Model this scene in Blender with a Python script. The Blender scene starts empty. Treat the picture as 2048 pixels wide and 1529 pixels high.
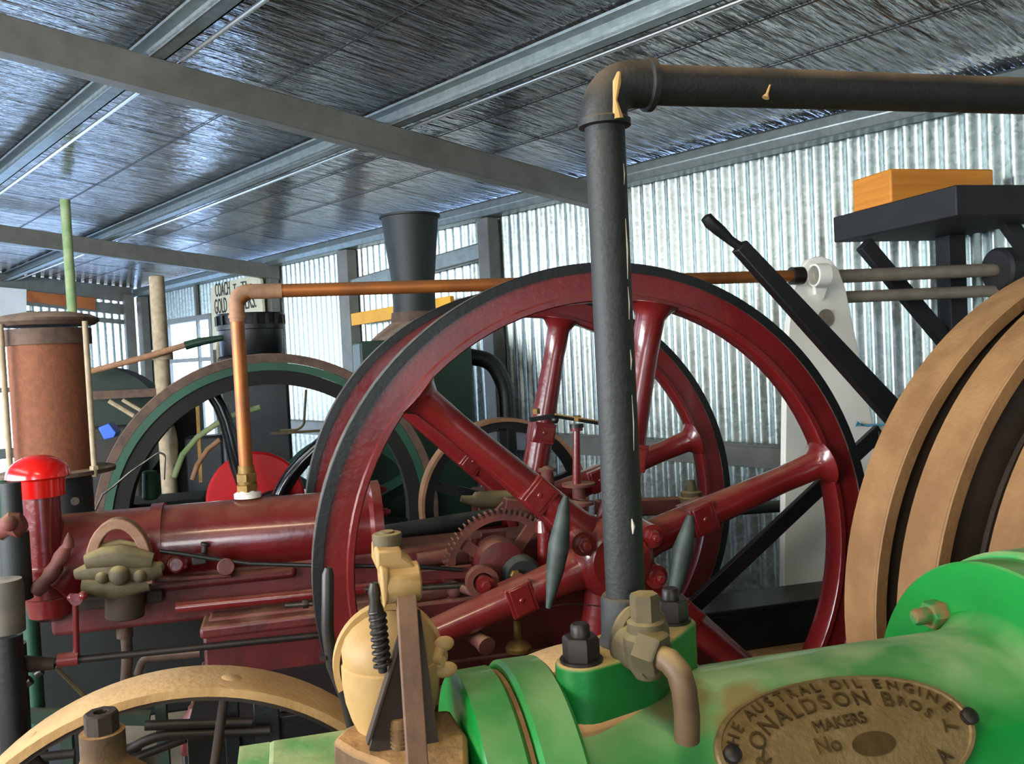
import bpy, bmesh, math, random
from mathutils import Vector, Matrix, Quaternion
random.seed(7)
S = bpy.context.scene
COL = S.collection
PI = math.pi

# ------------------------------------------------------------------ camera
F, CX, CY, EYE = 1772.0, 1024.0, 764.5, 1.3
PITCH, ROLL = math.radians(1.9), math.radians(2.8)
FWD = Vector((0, math.cos(PITCH), -math.sin(PITCH)))
_r0 = Vector((1, 0, 0)); _u0 = _r0.cross(FWD)
RIGHT = math.cos(ROLL)*_r0 - math.sin(ROLL)*_u0
UP = math.sin(ROLL)*_r0 + math.cos(ROLL)*_u0
cd = bpy.data.cameras.new('camera'); cam = bpy.data.objects.new('camera', cd); COL.objects.link(cam)
cd.sensor_fit = 'HORIZONTAL'; cd.sensor_width = 36; cd.lens = F/2048*36; cd.clip_start = 0.02; cd.clip_end = 200
m = Matrix((RIGHT, UP, -FWD)).transposed().to_4x4(); m.translation = (0, 0, EYE)
cam.matrix_world = m
S.camera = cam

# ------------------------------------------------------------------ view / world / lamps
S.view_settings.view_transform = 'Standard'; S.view_settings.look = 'None'
S.view_settings.exposure = 0.0; S.view_settings.gamma = 1.0
wd = bpy.data.worlds.new('sky'); S.world = wd; wd.use_nodes = True
nt = wd.node_tree; nt.nodes.clear()
wo = nt.nodes.new('ShaderNodeOutputWorld'); bg = nt.nodes.new('ShaderNodeBackground')
tc = nt.nodes.new('ShaderNodeTexCoord'); sx = nt.nodes.new('ShaderNodeSeparateXYZ'); cr = nt.nodes.new('ShaderNodeValToRGB')
nt.links.new(tc.outputs['Generated'], sx.inputs[0]); nt.links.new(sx.outputs['Z'], cr.inputs[0])
cr.color_ramp.elements[0].position = 0.0; cr.color_ramp.elements[0].color = (0.80, 0.91, 1.0, 1)
cr.color_ramp.elements[1].position = 0.5; cr.color_ramp.elements[1].color = (0.30, 0.55, 1.0, 1)
nt.links.new(cr.outputs[0], bg.inputs[0]); bg.inputs[1].default_value = 8.0
nt.links.new(bg.outputs[0], wo.inputs[0])

def area(name, loc, target, size, sizey, power, col):
    l = bpy.data.lights.new(name, 'AREA'); l.shape = 'RECTANGLE'; l.size = size; l.size_y = sizey
    l.energy = power; l.color = col
    o = bpy.data.objects.new(name, l); COL.objects.link(o); o.location = loc
    o.rotation_euler = (Vector(target)-Vector(loc)).to_track_quat('-Z', 'Y').to_euler()
    return o
# daylight through the open side of the shed (left), and through the far opening
# daylight through the entrance behind the visitor, and through the open side of the shed
area('daylight_entrance', (-0.25, -3.3, 1.95), (-0.3, 2.2, 0.9), 1.3, 1.0, 58, (1.0, 0.98, 0.94))
area('daylight_open_side', (-3.78, -0.13, 1.35), (-2.28, 1.19, 1.35), 4.2, 1.6, 430, (1.0, 1.0, 0.95))
# warm lamp hanging under the rafters above the visitor
area('shed_lamp', (-0.25, 0.25, 2.38), (0.15, 0.9, 0.9), 0.9, 0.10, 13, (1.0, 0.80, 0.50))
sd = bpy.data.lights.new('sun', 'SUN'); sd.energy = 9.0; sd.angle = 0.02; sd.color = (0.85, 0.93, 1.0)
so = bpy.data.objects.new('sun', sd); COL.objects.link(so); so.rotation_euler = Vector((-0.38, -0.33, -0.85)).to_track_quat('-Z', 'Y').to_euler()

# ------------------------------------------------------------------ frames
class Frame:
    def __init__(s, ang):
        s.ang = ang; s.x = Vector((math.cos(ang), math.sin(ang), 0)); s.y = Vector((-math.sin(ang), math.cos(ang), 0)); s.z = Vector((0, 0, 1))
    def world(s, p): return s.x*p[0] + s.y*p[1] + s.z*p[2]
    def at(s, px, py, x=None, y=None, z=None):
        "the point of the place seen at a pixel of the photograph on one plane of this frame"
        r = FWD + RIGHT*(px-CX)/F - UP*(py-CY)/F
        e, v = (s.x, x) if x is not None else (s.y, y) if y is not None else (s.z, z-EYE)
        t = v/r.dot(e)
        q = Vector((0, 0, EYE)) + r*t
        return Vector((q.dot(s.x), q.dot(s.y), q.z))
G = Frame(0.25)                     # the engines' direction: x along the engines, y away
W = Frame(-0.72333-0.12414)         # the shed's direction, corrected below
d1 = FWD + RIGHT*(-542-CX)/F - UP*(790-CY)/F; d1.z = 0; d1.normalize()
W = Frame(math.atan2(-d1.y, -d1.x)) # x towards the camera along the long wall, y into the wall
def g(px, py, a): return G.at(px, py, y=a)

# ------------------------------------------------------------------ materials
def lin(h):
    h = h.lstrip('#'); o = []
    for i in (0, 2, 4):
        c = int(h[i:i+2], 16)/255; o.append(c/12.92 if c <= 0.04045 else ((c+0.055)/1.055)**2.4)
    return (*o, 1)
def mat(name, col, rough=0.5, metal=0.0, col2=None, ns=9.0, lo=0.4, hi=0.65, bump=0.0, bs=70.0, dust=None, da=0.0, coat=0.0, stretch=None, dlo=0.35, stain=None):
    m = bpy.data.materials.new(name); m.use_nodes = True; nt = m.node_tree; N = nt.nodes; L = nt.links
    b = N['Principled BSDF']; b.inputs['Roughness'].default_value = rough; b.inputs['Metallic'].default_value = metal
    b.inputs['Coat Weight'].default_value = coat; b.inputs['Coat Roughness'].default_value = 0.12
    tc = N.new('ShaderNodeTexCoord'); vec = tc.outputs['Object']
    if stretch:
        mp = N.new('ShaderNodeMapping'); mp.inputs['Scale'].default_value = stretch; L.new(vec, mp.inputs[0]); vec = mp.outputs[0]
    cur = None
    if col2:
        n = N.new('ShaderNodeTexNoise'); n.inputs['Scale'].default_value = ns; n.inputs['Detail'].default_value = 6; n.inputs['Roughness'].default_value = 0.6
        L.new(vec, n.inputs['Vector']); r = N.new('ShaderNodeValToRGB'); L.new(n.outputs['Fac'], r.inputs[0])
        r.color_ramp.elements[0].position = lo; r.color_ramp.elements[0].color = lin(col)
        r.color_ramp.elements[1].position = hi; r.color_ramp.elements[1].color = lin(col2); cur = r.outputs[0]
    if dust:      # settled dust lies on the faces that look up
        ge = N.new('ShaderNodeNewGeometry'); sp = N.new('ShaderNodeSeparateXYZ'); L.new(ge.outputs['Normal'], sp.inputs[0])
        mr = N.new('ShaderNodeMapRange'); mr.inputs[1].default_value = dlo; mr.inputs[2].default_value = 0.98; mr.inputs[4].default_value = da
        L.new(sp.outputs['Z'], mr.inputs[0])
        n2 = N.new('ShaderNodeTexNoise'); n2.inputs['Scale'].default_value = 14; n2.inputs['Detail'].default_value = 5; L.new(vec, n2.inputs['Vector'])
        m2 = N.new('ShaderNodeMapRange'); m2.inputs[1].default_value = 0.32; m2.inputs[2].default_value = 0.6; m2.inputs[3].default_value = 0.25; L.new(n2.outputs['Fac'], m2.inputs[0])
        mu = N.new('ShaderNodeMath'); mu.operation = 'MULTIPLY'; L.new(mr.outputs[0], mu.inputs[0]); L.new(m2.outputs[0], mu.inputs[1])
        mx = N.new('ShaderNodeMix'); mx.data_type = 'RGBA'; L.new(mu.outputs[0], mx.inputs['Factor'])
        if cur: L.new(cur, mx.inputs['A'])
        else: mx.inputs['A'].default_value = lin(col)
        mx.inputs['B'].default_value = lin(dust); cur = mx.outputs['Result']
        mr2 = N.new('ShaderNodeMapRange'); mr2.inputs[3].default_value = rough; mr2.inputs[4].default_value = 0.9; L.new(mu.outputs[0], mr2.inputs[0]); L.new(mr2.outputs[0], b.inputs['Roughness'])
    for c_, r_, h_ in (stain or []):
        vm = N.new('ShaderNodeVectorMath'); vm.operation = 'DISTANCE'; L.new(tc.outputs['Object'], vm.inputs[0]); vm.inputs[1].default_value = c_
        ns_ = N.new('ShaderNodeTexNoise'); ns_.inputs['Scale'].default_value = 22; ns_.inputs['Detail'].default_value = 6; L.new(tc.outputs['Object'], ns_.inputs['Vector'])
        ma = N.new('ShaderNodeMath'); ma.operation = 'MULTIPLY_ADD'; ma.inputs[1].default_value = -r_*1.1; L.new(ns_.outputs['Fac'], ma.inputs[0]); L.new(vm.outputs['Value'], ma.inputs[2])
        mr = N.new('ShaderNodeMapRange'); mr.inputs[1].default_value = r_*0.25; mr.inputs[2].default_value = r_*0.60; mr.inputs[3].default_value = 0.9; mr.inputs[4].default_value = 0.0; L.new(ma.outputs[0], mr.inputs[0])
        mx = N.new('ShaderNodeMix'); mx.data_type = 'RGBA'; L.new(mr.outputs[0], mx.inputs['Factor'])
        if cur: L.new(cur, mx.inputs['A'])
        else: mx.inputs['A'].default_value = lin(col)
        mx.inputs['B'].default_value = lin(h_); cur = mx.outputs['Result']
    if cur: L.new(cur, b.inputs['Base Color'])
    else: b.inputs['Base Color'].default_value = lin(col)
    if bump:
        n3 = N.new('ShaderNodeTexNoise'); n3.inputs['Scale'].default_value = bs; n3.inputs['Detail'].default_value = 4; L.new(vec, n3.inputs['Vector'])
        bm_ = N.new('ShaderNodeBump'); bm_.inputs['Strength'].default_value = bump; bm_.inputs['Distance'].default_value = 0.004
        L.new(n3.outputs['Fac'], bm_.inputs['Height']); L.new(bm_.outputs[0], b.inputs['Normal'])
    return m
RED = mat('red_engine_paint', '#6c1718', 0.30, col2='#5b1113', ns=5, bump=0.3, bs=55, dust='#a07256', da=0.45, coat=0.6, dlo=0.55)
REDD = mat('old_red_paint', '#5c1a19', 0.5, col2='#431412', ns=12, bump=0.35, bs=60, dust='#9c7256', da=0.6)
REDB = mat('bright_red_paint', '#e3140f', 0.22, coat=0.6)
REDDISC = mat('red_disc_paint', '#c01018', 0.45)
RUSTRED = mat('dusty_red_iron', '#6a342b', 0.7, col2='#4c2721', ns=14, dust='#a5805f', da=0.75)
GREEN = mat('bright_green_paint', '#0d8230', 0.34, col2='#0b7029', ns=4, bump=0.15, bs=50, dust='#94ab78', da=0.55, coat=0.3, dlo=0.55)
GREENB = mat('barrel_green_paint', '#0d8230', 0.36, col2='#0b7029', ns=4, bump=0.15, bs=50, dust='#9db080', da=0.7, coat=0.25, dlo=0.62, stain=[((-0.235, -0.03, 0.93), 0.045, '#6e6434'), ((-0.17, -0.07, 0.93), 0.045, '#7d6a3c')])
PADG = mat('pad_green_paint', '#0b6a28', 0.4, col2='#0a5a22', ns=6, bump=0.2, dust='#c29c68', da=1.0, dlo=0.5)
GREENR = mat('worn_green_paint', '#1f8a40', 0.5, col2='#8f8450', ns=5, lo=0.5, hi=0.72, bump=0.3, bs=50, dust='#a3a878', da=0.9, dlo=0.3)
DGREEN = mat('dark_green_paint', '#0e3020', 0.45, col2='#0a2619', ns=5, bump=0.1, dust='#5d7a62', da=0.3)
MGREEN = mat('rim_green_paint', '#184a33', 0.55, col2='#143f2b', ns=8)
PGREEN = mat('faded_green_paint', '#7d9a63', 0.7, col2='#a3ae80', ns=12)
TAN = mat('dusty_rust_iron', '#84603f', 0.75, col2='#a5785a', ns=9, bump=0.3, bs=90, dust='#b2926c', da=0.5, stretch=(1, 1, 1))
TAND = mat('rusty_and_shaded_iron', '#352416', 0.8, col2='#271c12', ns=10, bump=0.3)  # rust brown; also carries the shade on rim faces and rocker bracket
CREAM = mat('cream_paint', '#a98752', 0.6, col2='#90703e', ns=8, bump=0.2, dust='#bd9a66', da=0.6)
CREAMD = mat('dusty_cream_iron', '#a07a4a', 0.85, col2='#b48e5a', ns=10, bump=0.4, bs=80, dust='#c49e6c', da=0.8, dlo=0.2)
DUSTY = mat('dust_caked_casting', '#4a3520', 0.9, col2='#644a2c', ns=16, bump=0.6, bs=60, dust='#a9814f', da=0.95, dlo=0.1)
BLACK = mat('black_paint', '#0d0e0f', 0.42, col2='#151617', ns=12, bump=0.2, bs=90)
BLACKP = mat('black_pipe_paint', '#0f110f', 0.6, col2='#181a17', ns=60, bump=0.2, bs=200, dust='#6e5c46', da=0.95, dlo=0.25)
GLOSSB = mat('gloss_black_paint', '#0c0d0f', 0.18, coat=0.6)
STEEL = mat('dull_steel', '#6c6660', 0.42, 0.8, col2='#4d4640', ns=20)
DSTEEL = mat('dark_steel', '#35302c', 0.45, 0.6, col2='#2a2622', ns=20)
OLIVE = mat('dusty_olive_iron', '#54492e', 0.75, col2='#423824', ns=18, bump=0.3, dust='#a3905f', da=0.85)
BRASS = mat('old_brass', '#8c6c34', 0.5, 0.55, col2='#6b5228', ns=18, bump=0.3, dust='#9a8458', da=0.4)
PLATE = mat('tarnished_brass_plate', '#75603a', 0.6, 0.45, col2='#86704a', ns=26, bump=0.35, bs=160)
PLATED = mat('dark_brass_letters', '#3f2f18', 0.55, 0.4, col2='#57431f', ns=30)
COPPER = mat('copper_pipe', '#a8642c', 0.45, 0.5, col2='#86502e', ns=7, dust='#9c8460', da=0.35)
COPPERT = mat('tan_painted_pipe', '#9a7052', 0.7, col2='#7a5a42', ns=20, dust='#b09472', da=0.4)
WHITEP = mat('white_paint', '#f6f4ec', 0.6, col2='#eeece2', ns=6)
WHITER = mat('white_sealant', '#d8d2c4', 0.7)
GREYP = mat('grey_pipe', '#8d8374', 0.6, 0.2, col2='#7b7468', ns=20)
RUST = mat('rusty_sheet_iron', '#6c3e26', 0.85, col2='#7d4a2e', ns=60, lo=0.35, hi=0.65, bump=0.3, bs=120)
RUSTD = mat('dark_rust', '#5b4638', 0.8, col2='#46352b', ns=30, dust='#a89078', da=0.8)
WOODO = mat('orange_pine', '#cf8428', 0.6, col2='#b8701f', ns=3, stretch=(1, 1, 14))
WOODB = mat('brown_board', '#b5672e', 0.7, col2='#9c5424', ns=6)
WOODP = mat('weathered_pole', '#a8977c', 0.85, col2='#8f8068', ns=30)
YELLOW = mat('yellow_paint', '#f0b010', 0.5, col2='#e8a008', ns=10)
SIGNM = mat('cream_sign_paint', '#ddd6b8', 0.7, col2='#d2caa6', ns=8)
INK = mat('black_sign_paint', '#26241f', 0.7)
GALV = mat('galvanised_frame', '#8f9896', 0.42, 0.65, col2='#7d8785', ns=25, bump=0.15)
GALVP = mat('grey_painted_frame', '#7c7b73', 0.5, 0.3, col2='#6f6e66', ns=10)
CONC = mat('concrete_floor', '#8c7c66', 0.9, col2='#77694f', ns=3, bump=0.3, bs=20)
DIRT = mat('blue_tinted_ground', '#c4ccd4', 0.95, col2='#b0b8c0', ns=1.5)  # blue of the daylight put into the ground colour
BLUE = mat('blue_plastic', '#2f62c8', 0.5)
DKGREY = mat('dark_grey_paint', '#1f2523', 0.6, col2='#181d1c', ns=10, dust='#6a6a5c', da=0.5)
CREAMW = mat('chipped_undercoat', '#b4ac9c', 0.8)
DIRTYB = mat('dirty_green_bolt', '#2a7236', 0.6, col2='#7d6038', ns=45, lo=0.42, hi=0.56, bump=0.4)
SLATE = mat('dark_grey_timber', '#1c1c20', 0.65, col2='#151518', ns=8)

# galvanised corrugated sheet: spangled zinc
def zinc():
    m = bpy.data.materials.new('galvanised_corrugated_sheet'); m.use_nodes = True; N = m.node_tree.nodes; L = m.node_tree.links
    b = N['Principled BSDF']; tc = N.new('ShaderNodeTexCoord')
    v = N.new('ShaderNodeTexVoronoi'); v.inputs['Scale'].default_value = 60; L.new(tc.outputs['Object'], v.inputs['Vector'])
    r = N.new('ShaderNodeValToRGB'); L.new(v.outputs['Color'], r.inputs[0])
    r.color_ramp.elements[0].color = lin('#9aa6a3'); r.color_ramp.elements[1].color = lin('#ccd6d3')
    L.new(r.outputs[0], b.inputs['Base Color']); b.inputs['Metallic'].default_value = 0.88
    r2 = N.new('ShaderNodeMapRange'); r2.inputs[3].default_value = 0.30; r2.inputs[4].default_value = 0.46; L.new(v.outputs['Color'], r2.inputs[0]); L.new(r2.outputs[0], b.inputs['Roughness'])
    return m
ZINC = zinc()
# crinkled reflective foil under the roof sheets; wrinkles run down the slope (frame y), seams across
def foil():
    m = bpy.data.materials.new('reflective_foil_sarking'); m.use_nodes = True; N = m.node_tree.nodes; L = m.node_tree.links
    b = N['Principled BSDF']; tc = N.new('ShaderNodeTexCoord')
    mp = N.new('ShaderNodeMapping'); mp.inputs['Scale'].default_value = (17, 2.6, 4); L.new(tc.outputs['Object'], mp.inputs[0])
    n = N.new('ShaderNodeTexNoise'); n.inputs['Scale'].default_value = 1.0; n.inputs['Detail'].default_value = 5; n.inputs['Distortion'].default_value = 0.6; L.new(mp.outputs[0], n.inputs['Vector'])
    mp2 = N.new('ShaderNodeMapping'); mp2.inputs['Scale'].default_value = (60, 9, 4); L.new(tc.outputs['Object'], mp2.inputs[0])
    n2 = N.new('ShaderNodeTexNoise'); n2.inputs['Scale'].default_value = 1.0; n2.inputs['Detail'].default_value = 3; L.new(mp2.outputs[0], n2.inputs['Vector'])
    ad = N.new('ShaderNodeMath'); ad.operation = 'MULTIPLY_ADD'; ad.inputs[1].default_value = 0.5; L.new(n2.outputs['Fac'], ad.inputs[0]); L.new(n.outputs['Fac'], ad.inputs[2])
    bu = N.new('ShaderNodeBump'); bu.inputs['Strength'].default_value = 0.8; bu.inputs['Distance'].default_value = 0.017; L.new(ad.outputs[0], bu.inputs['Height']); L.new(bu.outputs[0], b.inputs['Normal'])
    r = N.new('ShaderNodeValToRGB'); L.new(n2.outputs['Fac'], r.inputs[0]); r.color_ramp.elements[0].position = 0.3; r.color_ramp.elements[1].position = 0.7
    r.color_ramp.elements[0].color = lin('#6c6864'); r.color_ramp.elements[1].color = lin('#c4c2c0'); L.new(r.outputs[0], b.inputs['Base Color'])
    b.inputs['Metallic'].default_value = 0.9; b.inputs['Roughness'].default_value = 0.14
    return m
FOIL = foil()

SHINY = mat('lip_highlight_zinc', '#f0f4f4', 0.25, 0.9)
# ------------------------------------------------------------------ mesh builder
def basis(d):
    d = Vector(d).normalized(); t = Vector((0, 0, 1)) if abs(d.z) < 0.9 else Vector((1, 0, 0))
    u = d.cross(t).normalized(); v = d.cross(u).normalized()
    return d, u, v
AX = {'l': Vector((1, 0, 0)), 'a': Vector((0, 1, 0)), 'z': Vector((0, 0, 1))}
class M:
    def __init__(s): s.bm = bmesh.new()
    def _ring_faces(s, A, B, smooth=True):
        n = len(A)
        for i in range(n): s.bm.faces.new((A[i], A[(i+1) % n], B[(i+1) % n], B[i]))
    def box(s, lo, hi):
        v = [s.bm.verts.new((x, y, z)) for x in (lo[0], hi[0]) for y in (lo[1], hi[1]) for z in (lo[2], hi[2])]
        for f in ((0, 1, 3, 2), (4, 6, 7, 5), (0, 4, 5, 1), (2, 3, 7, 6), (0, 2, 6, 4), (1, 5, 7, 3)): s.bm.faces.new([v[i] for i in f])
        return s
    def bar(s, p0, p1, w, h, side=None, w1=None, h1=None):
        "rectangular bar from p0 to p1; w across 'side', h the other way"
        p0, p1 = Vector(p0), Vector(p1); d = (p1-p0).normalized()
        sd = Vector(side) if side else (d.cross(Vector((0, 0, 1))) if abs(d.z) < 0.95 else Vector((1, 0, 0)))
        sd = (sd - d*sd.dot(d)).normalized(); o = d.cross(sd)
        rings = []
        for p, ww, hh in ((p0, w, h), (p1, w1 or w, h1 or h)):
            rings.append([s.bm.verts.new(p + sd*a*ww/2 + o*b*hh/2) for a, b in ((-1, -1), (1, -1), (1, 1), (-1, 1))])
        s._ring_faces(*rings); s.bm.faces.new(rings[0][::-1]); s.bm.faces.new(rings[1]); return s
    def tube(s, pts, r, seg=16, cap=True):
        pts = [Vector(p) for p in pts]; n = len(pts); R = r if isinstance(r, (list, tuple)) else [r]*n
        d, u, v = basis(pts[1]-pts[0]); prev = None; first = None
        for i, p in enumerate(pts):
            if i == 0: t = pts[1]-pts[0]
            elif i == n-1: t = pts[-1]-pts[-2]
            else: t = (pts[i+1]-p).normalized() + (p-pts[i-1]).normalized()
            t.normalize(); q = d.rotation_difference(t); u = q @ u; v = q @ v; d = t
            ring = [s.bm.verts.new(p + (u*math.cos(k*2*PI/seg) + v*math.sin(k*2*PI/seg))*R[i]) for k in range(seg)]
            if prev: s._ring_faces(prev, ring)
            else: first = ring
            prev = ring
        if cap: s.bm.faces.new(first[::-1]); s.bm.faces.new(prev)
        return s
    def lathe(s, prof, o, d, seg=40, cap=True, closed=False):
        "prof: (distance along d, radius)"
        o = Vector(o); d, u, v = basis(d); rings = []
        for t, r in prof:
            rings.append([s.bm.verts.new(o + d*t + (u*math.cos(k*2*PI/seg) + v*math.sin(k*2*PI/seg))*max(r, 1e-5)) for k in range(seg)])
        for A, B in zip(rings, rings[1:]): s._ring_faces(A, B)
        if closed: s._ring_faces(rings[-1], rings[0])
        elif cap:
            s.bm.faces.new(rings[0][::-1]); s.bm.faces.new(rings[-1])
        return s
    def cyl(s, p0, p1, r, r1=None, seg=20):
        p0, p1 = Vector(p0), Vector(p1)
        return s.lathe([(0, r), ((p1-p0).length, r if r1 is None else r1)], p0, p1-p0, seg)
    def nut(s, c, d, r, h, seg=6): return s.lathe([(0, r), (h*0.88, r), (h, r*0.9)], c, d, seg)
    def bolt(s, c, d, r, h=None, sh=None):
        "washer, hex nut and the stud end standing out of it"
        d = Vector(d).normalized(); c = Vector(c); h = h or r*1.1; sh = sh or r*0.7
        s.lathe([(0, r*1.15), (r*0.15, r*1.15)], c, d, 20); s.nut(c+d*r*0.15, d, r, h)
        s.lathe([(0, r*0.52), (sh*0.8, r*0.52), (sh, r*0.42)], c+d*(h+r*0.15), d, 14); return s
    def ball(s, c, r, seg=20, sc=(1, 1, 1)):
        g_ = bmesh.ops.create_uvsphere(s.bm, u_segments=seg, v_segments=seg//2, radius=r)
        for v in g_['verts']: v.co = Vector((v.co.x*sc[0], v.co.y*sc[1], v.co.z*sc[2])) + Vector(c)
        return s
    def prism(s, poly, ax, lo, hi):
        "poly: points of the frame; the coordinate 'ax' is replaced by lo and hi"
        i = 'laz'.index(ax); A, B = [], []
        for p in poly:
            q = list(p); q[i] = lo; A.append(s.bm.verts.new(q)); q = list(p); q[i] = hi; B.append(s.bm.verts.new(q))
        s._ring_faces(A, B); s.bm.faces.new(A[::-1]); s.bm.faces.new(B); return s
    def helix(s, p0, p1, R, r, turns, seg=8):
        p0, p1 = Vector(p0), Vector(p1); d, u, v = basis(p1-p0); n = int(turns*14)
        return s.tube([p0 + (p1-p0)*i/n + (u*math.cos(i/14*2*PI) + v*math.sin(i/14*2*PI))*R for i in range(n+1)], r, seg)
    def build(s, name, mt, parent=None, bev=0, ang=38, kind=None, label=None):
        bm = s.bm; bmesh.ops.recalc_face_normals(bm, faces=bm.faces)
        me = bpy.data.meshes.new(name)
        root = parent
        while root is not None and root.parent: root = root.parent
        if root is not None and 'base' in root: bmesh.ops.translate(bm, verts=bm.verts, vec=-Vector(root['base']))
        bm.to_mesh(me); bm.free()
        for p in me.polygons: p.use_smooth = True
        me.set_sharp_from_angle(angle=math.radians(ang))
        me.materials.append(mt); o = bpy.data.objects.new(name, me); COL.objects.link(o)
        if parent is not None: o.parent = parent
        if bev:
            b = o.modifiers.new('bevel', 'BEVEL'); b.width = bev; b.segments = 2; b.limit_method = 'ANGLE'; b.angle_limit = math.radians(40)
        if kind: o['kind'] = kind
        if label: o['label'] = label
        return o
def thing(name, label, cat, fr, base, group=None):
    o = bpy.data.objects.new(name, None); COL.objects.link(o); o.empty_display_size = 0.1
    o.location = fr.world(base); o.rotation_euler = (0, 0, fr.ang); o['base'] = tuple(base); o['label'] = label; o['category'] = cat
    if group: o['group'] = group
    return o
def single(m_, name, mt, label, cat, fr, base, group=None, bev=0, ang=38):
    bmesh.ops.translate(m_.bm, verts=m_.bm.verts, vec=-Vector(base))
    o = m_.build(name, mt, None, bev, ang); o.location = fr.world(base); o.rotation_euler = (0, 0, fr.ang); o['label'] = label; o['category'] = cat
    if group: o['group'] = group
    return o
def struct(m_, name, mt, bev=0, parent=None, ang=38):
    o = m_.build(name, mt, parent, bev, ang)
    if parent is None: o.rotation_euler = (0, 0, W.ang); o['kind'] = 'structure'
    return o
def arc(c, r, a0, a1, n, ax='a'):
    out = []
    for i in range(n+1):
        t = math.radians(a0+(a1-a0)*i/n)
        out.append((c[0]+r*math.cos(t), c[1], c[2]+r*math.sin(t)) if ax == 'a' else (c[0], c[1]+r*math.cos(t), c[2]+r*math.sin(t)))
    return out
def bend(pts, rad, n=6):
    "round the corners of a polyline"
    pts = [Vector(p) for p in pts]; out = [pts[0]]
    for i in range(1, len(pts)-1):
        a, b, c = pts[i-1], pts[i], pts[i+1]; r = min(rad, (a-b).length*0.45, (c-b).length*0.45)
        p, q = b+(a-b).normalized()*r, b+(c-b).normalized()*r
        for k in range(n+1):
            t = k/n; out.append(p*(1-t)**2 + b*2*t*(1-t) + q*t*t)
    out.append(pts[-1]); return out

# ------------------------------------------------------------------ lettering (built from the stock font, turned into mesh)
def glyph(txt, size, ext):
    c = bpy.data.curves.new('t', 'FONT'); c.body = txt; c.size = size; c.extrude = ext; c.align_x = 'CENTER'; c.resolution_u = 3
    o = bpy.data.objects.new('t', c); COL.objects.link(o); bpy.context.view_layer.update()
    me = bpy.data.meshes.new_from_object(o.evaluated_get(bpy.context.evaluated_depsgraph_get()))
    vs = [tuple(v.co) for v in me.vertices]; fs = [tuple(p.vertices) for p in me.polygons]
    bpy.data.objects.remove(o); bpy.data.curves.remove(c); bpy.data.meshes.remove(me)
    return vs, fs
def add_geo(m_, vs, fs, fn):
    V = [m_.bm.verts.new(fn(*v)) for v in vs]
    for f in fs:
        try: m_.bm.faces.new([V[i] for i in f])
        except ValueError: pass

# ================================================================== THE SHED
D = 3.43; TN = math.tan(math.radians(6.1)); ZE = 2.10
def zr(s): return ZE + (D-s)*TN           # underside of the purlins at distance s
R0, R1 = -9.9, 3.2                        # along the wall; S: from the open side to the wall
SL = -2.6
struct(M().box((R0-0.2, SL-0.3, -0.1), (R1, D+0.1, 0)), 'floor', CONC)
o = M(); o.box((-60, -60, -0.16), (40, 60, -0.11)); o = struct(o, 'ground', DIRT); o.name = 'trim_ground'
# roof foil
m_ = M(); q = [(R0-0.1, SL, zr(SL)+0.085), (R1, SL, zr(SL)+0.085), (R1, D+0.05, zr(D+0.05)+0.085), (R0-0.1, D+0.05, zr(D+0.05)+0.085)]
lo = [m_.bm.verts.new(p) for p in q]; hi = [m_.bm.verts.new((p[0], p[1], p[2]+0.03)) for p in q]
m_._ring_faces(lo, hi); m_.bm.faces.new(lo[::-1]); m_.bm.faces.new(hi)
struct(m_, 'ceiling', FOIL)
# purlins (C sections, with an added white tube for the highlight along the lip)
k = 0
for s in (2.115, 1.165, 0.215, -0.735, -1.685, -2.55):
    k += 1; m_ = M(); z = zr(s)
    m_.box((R0, s-0.055, z+0.002), (R1, s-0.045+0.05, z+0.014)); m_.box((R0, s-0.003, z+0.002), (R1, s+0.005, z+0.083)); m_.box((R0, s-0.055, z), (R1, s-0.051, z+0.026))
    m_.box((R0, s-0.05, z+0.072), (R1, s, z+0.082))
    pl_ = struct(m_, 'trim_%d' % k, GALV, 0.001)
    M().tube([(R0, s+0.056, z+0.008), (R1, s+0.056, z+0.008)], 0.008, 12).build('lip', SHINY, pl_)
k += 1; m_ = M()
for s in (2.78, 2.45, 1.64, 0.69, -0.26, -1.2): m_.tube([(R0, s, zr(s)+0.081), (R1, s, zr(s)+0.081)], 0.0022, 6)
r_ = R0+0.2
while r_ < R1: m_.tube([(r_, SL+0.1, zr(SL+0.1)+0.082), (r_, D-0.15, zr(D-0.15)+0.082)], 0.0011, 6); r_ += 0.62
struct(m_, 'trim_%d' % k, DSTEEL)
# rafters under the purlins
for r in (-6.72, -3.07, 0.55):
    k += 1; m_ = M(); A = []
    for s in (SL, D-0.02):
        z = zr(s); A.append([m_.bm.verts.new((r+dx, s, z+dz)) for dx, dz in ((0, -0.115), (0.07, -0.115), (0.07, 0), (0, 0))])
    m_._ring_faces(*A); m_.bm.faces.new(A[0][::-1]); m_.bm.faces.new(A[1])
    struct(m_, 'trim_%d' % k, GALVP, 0.004)
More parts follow.
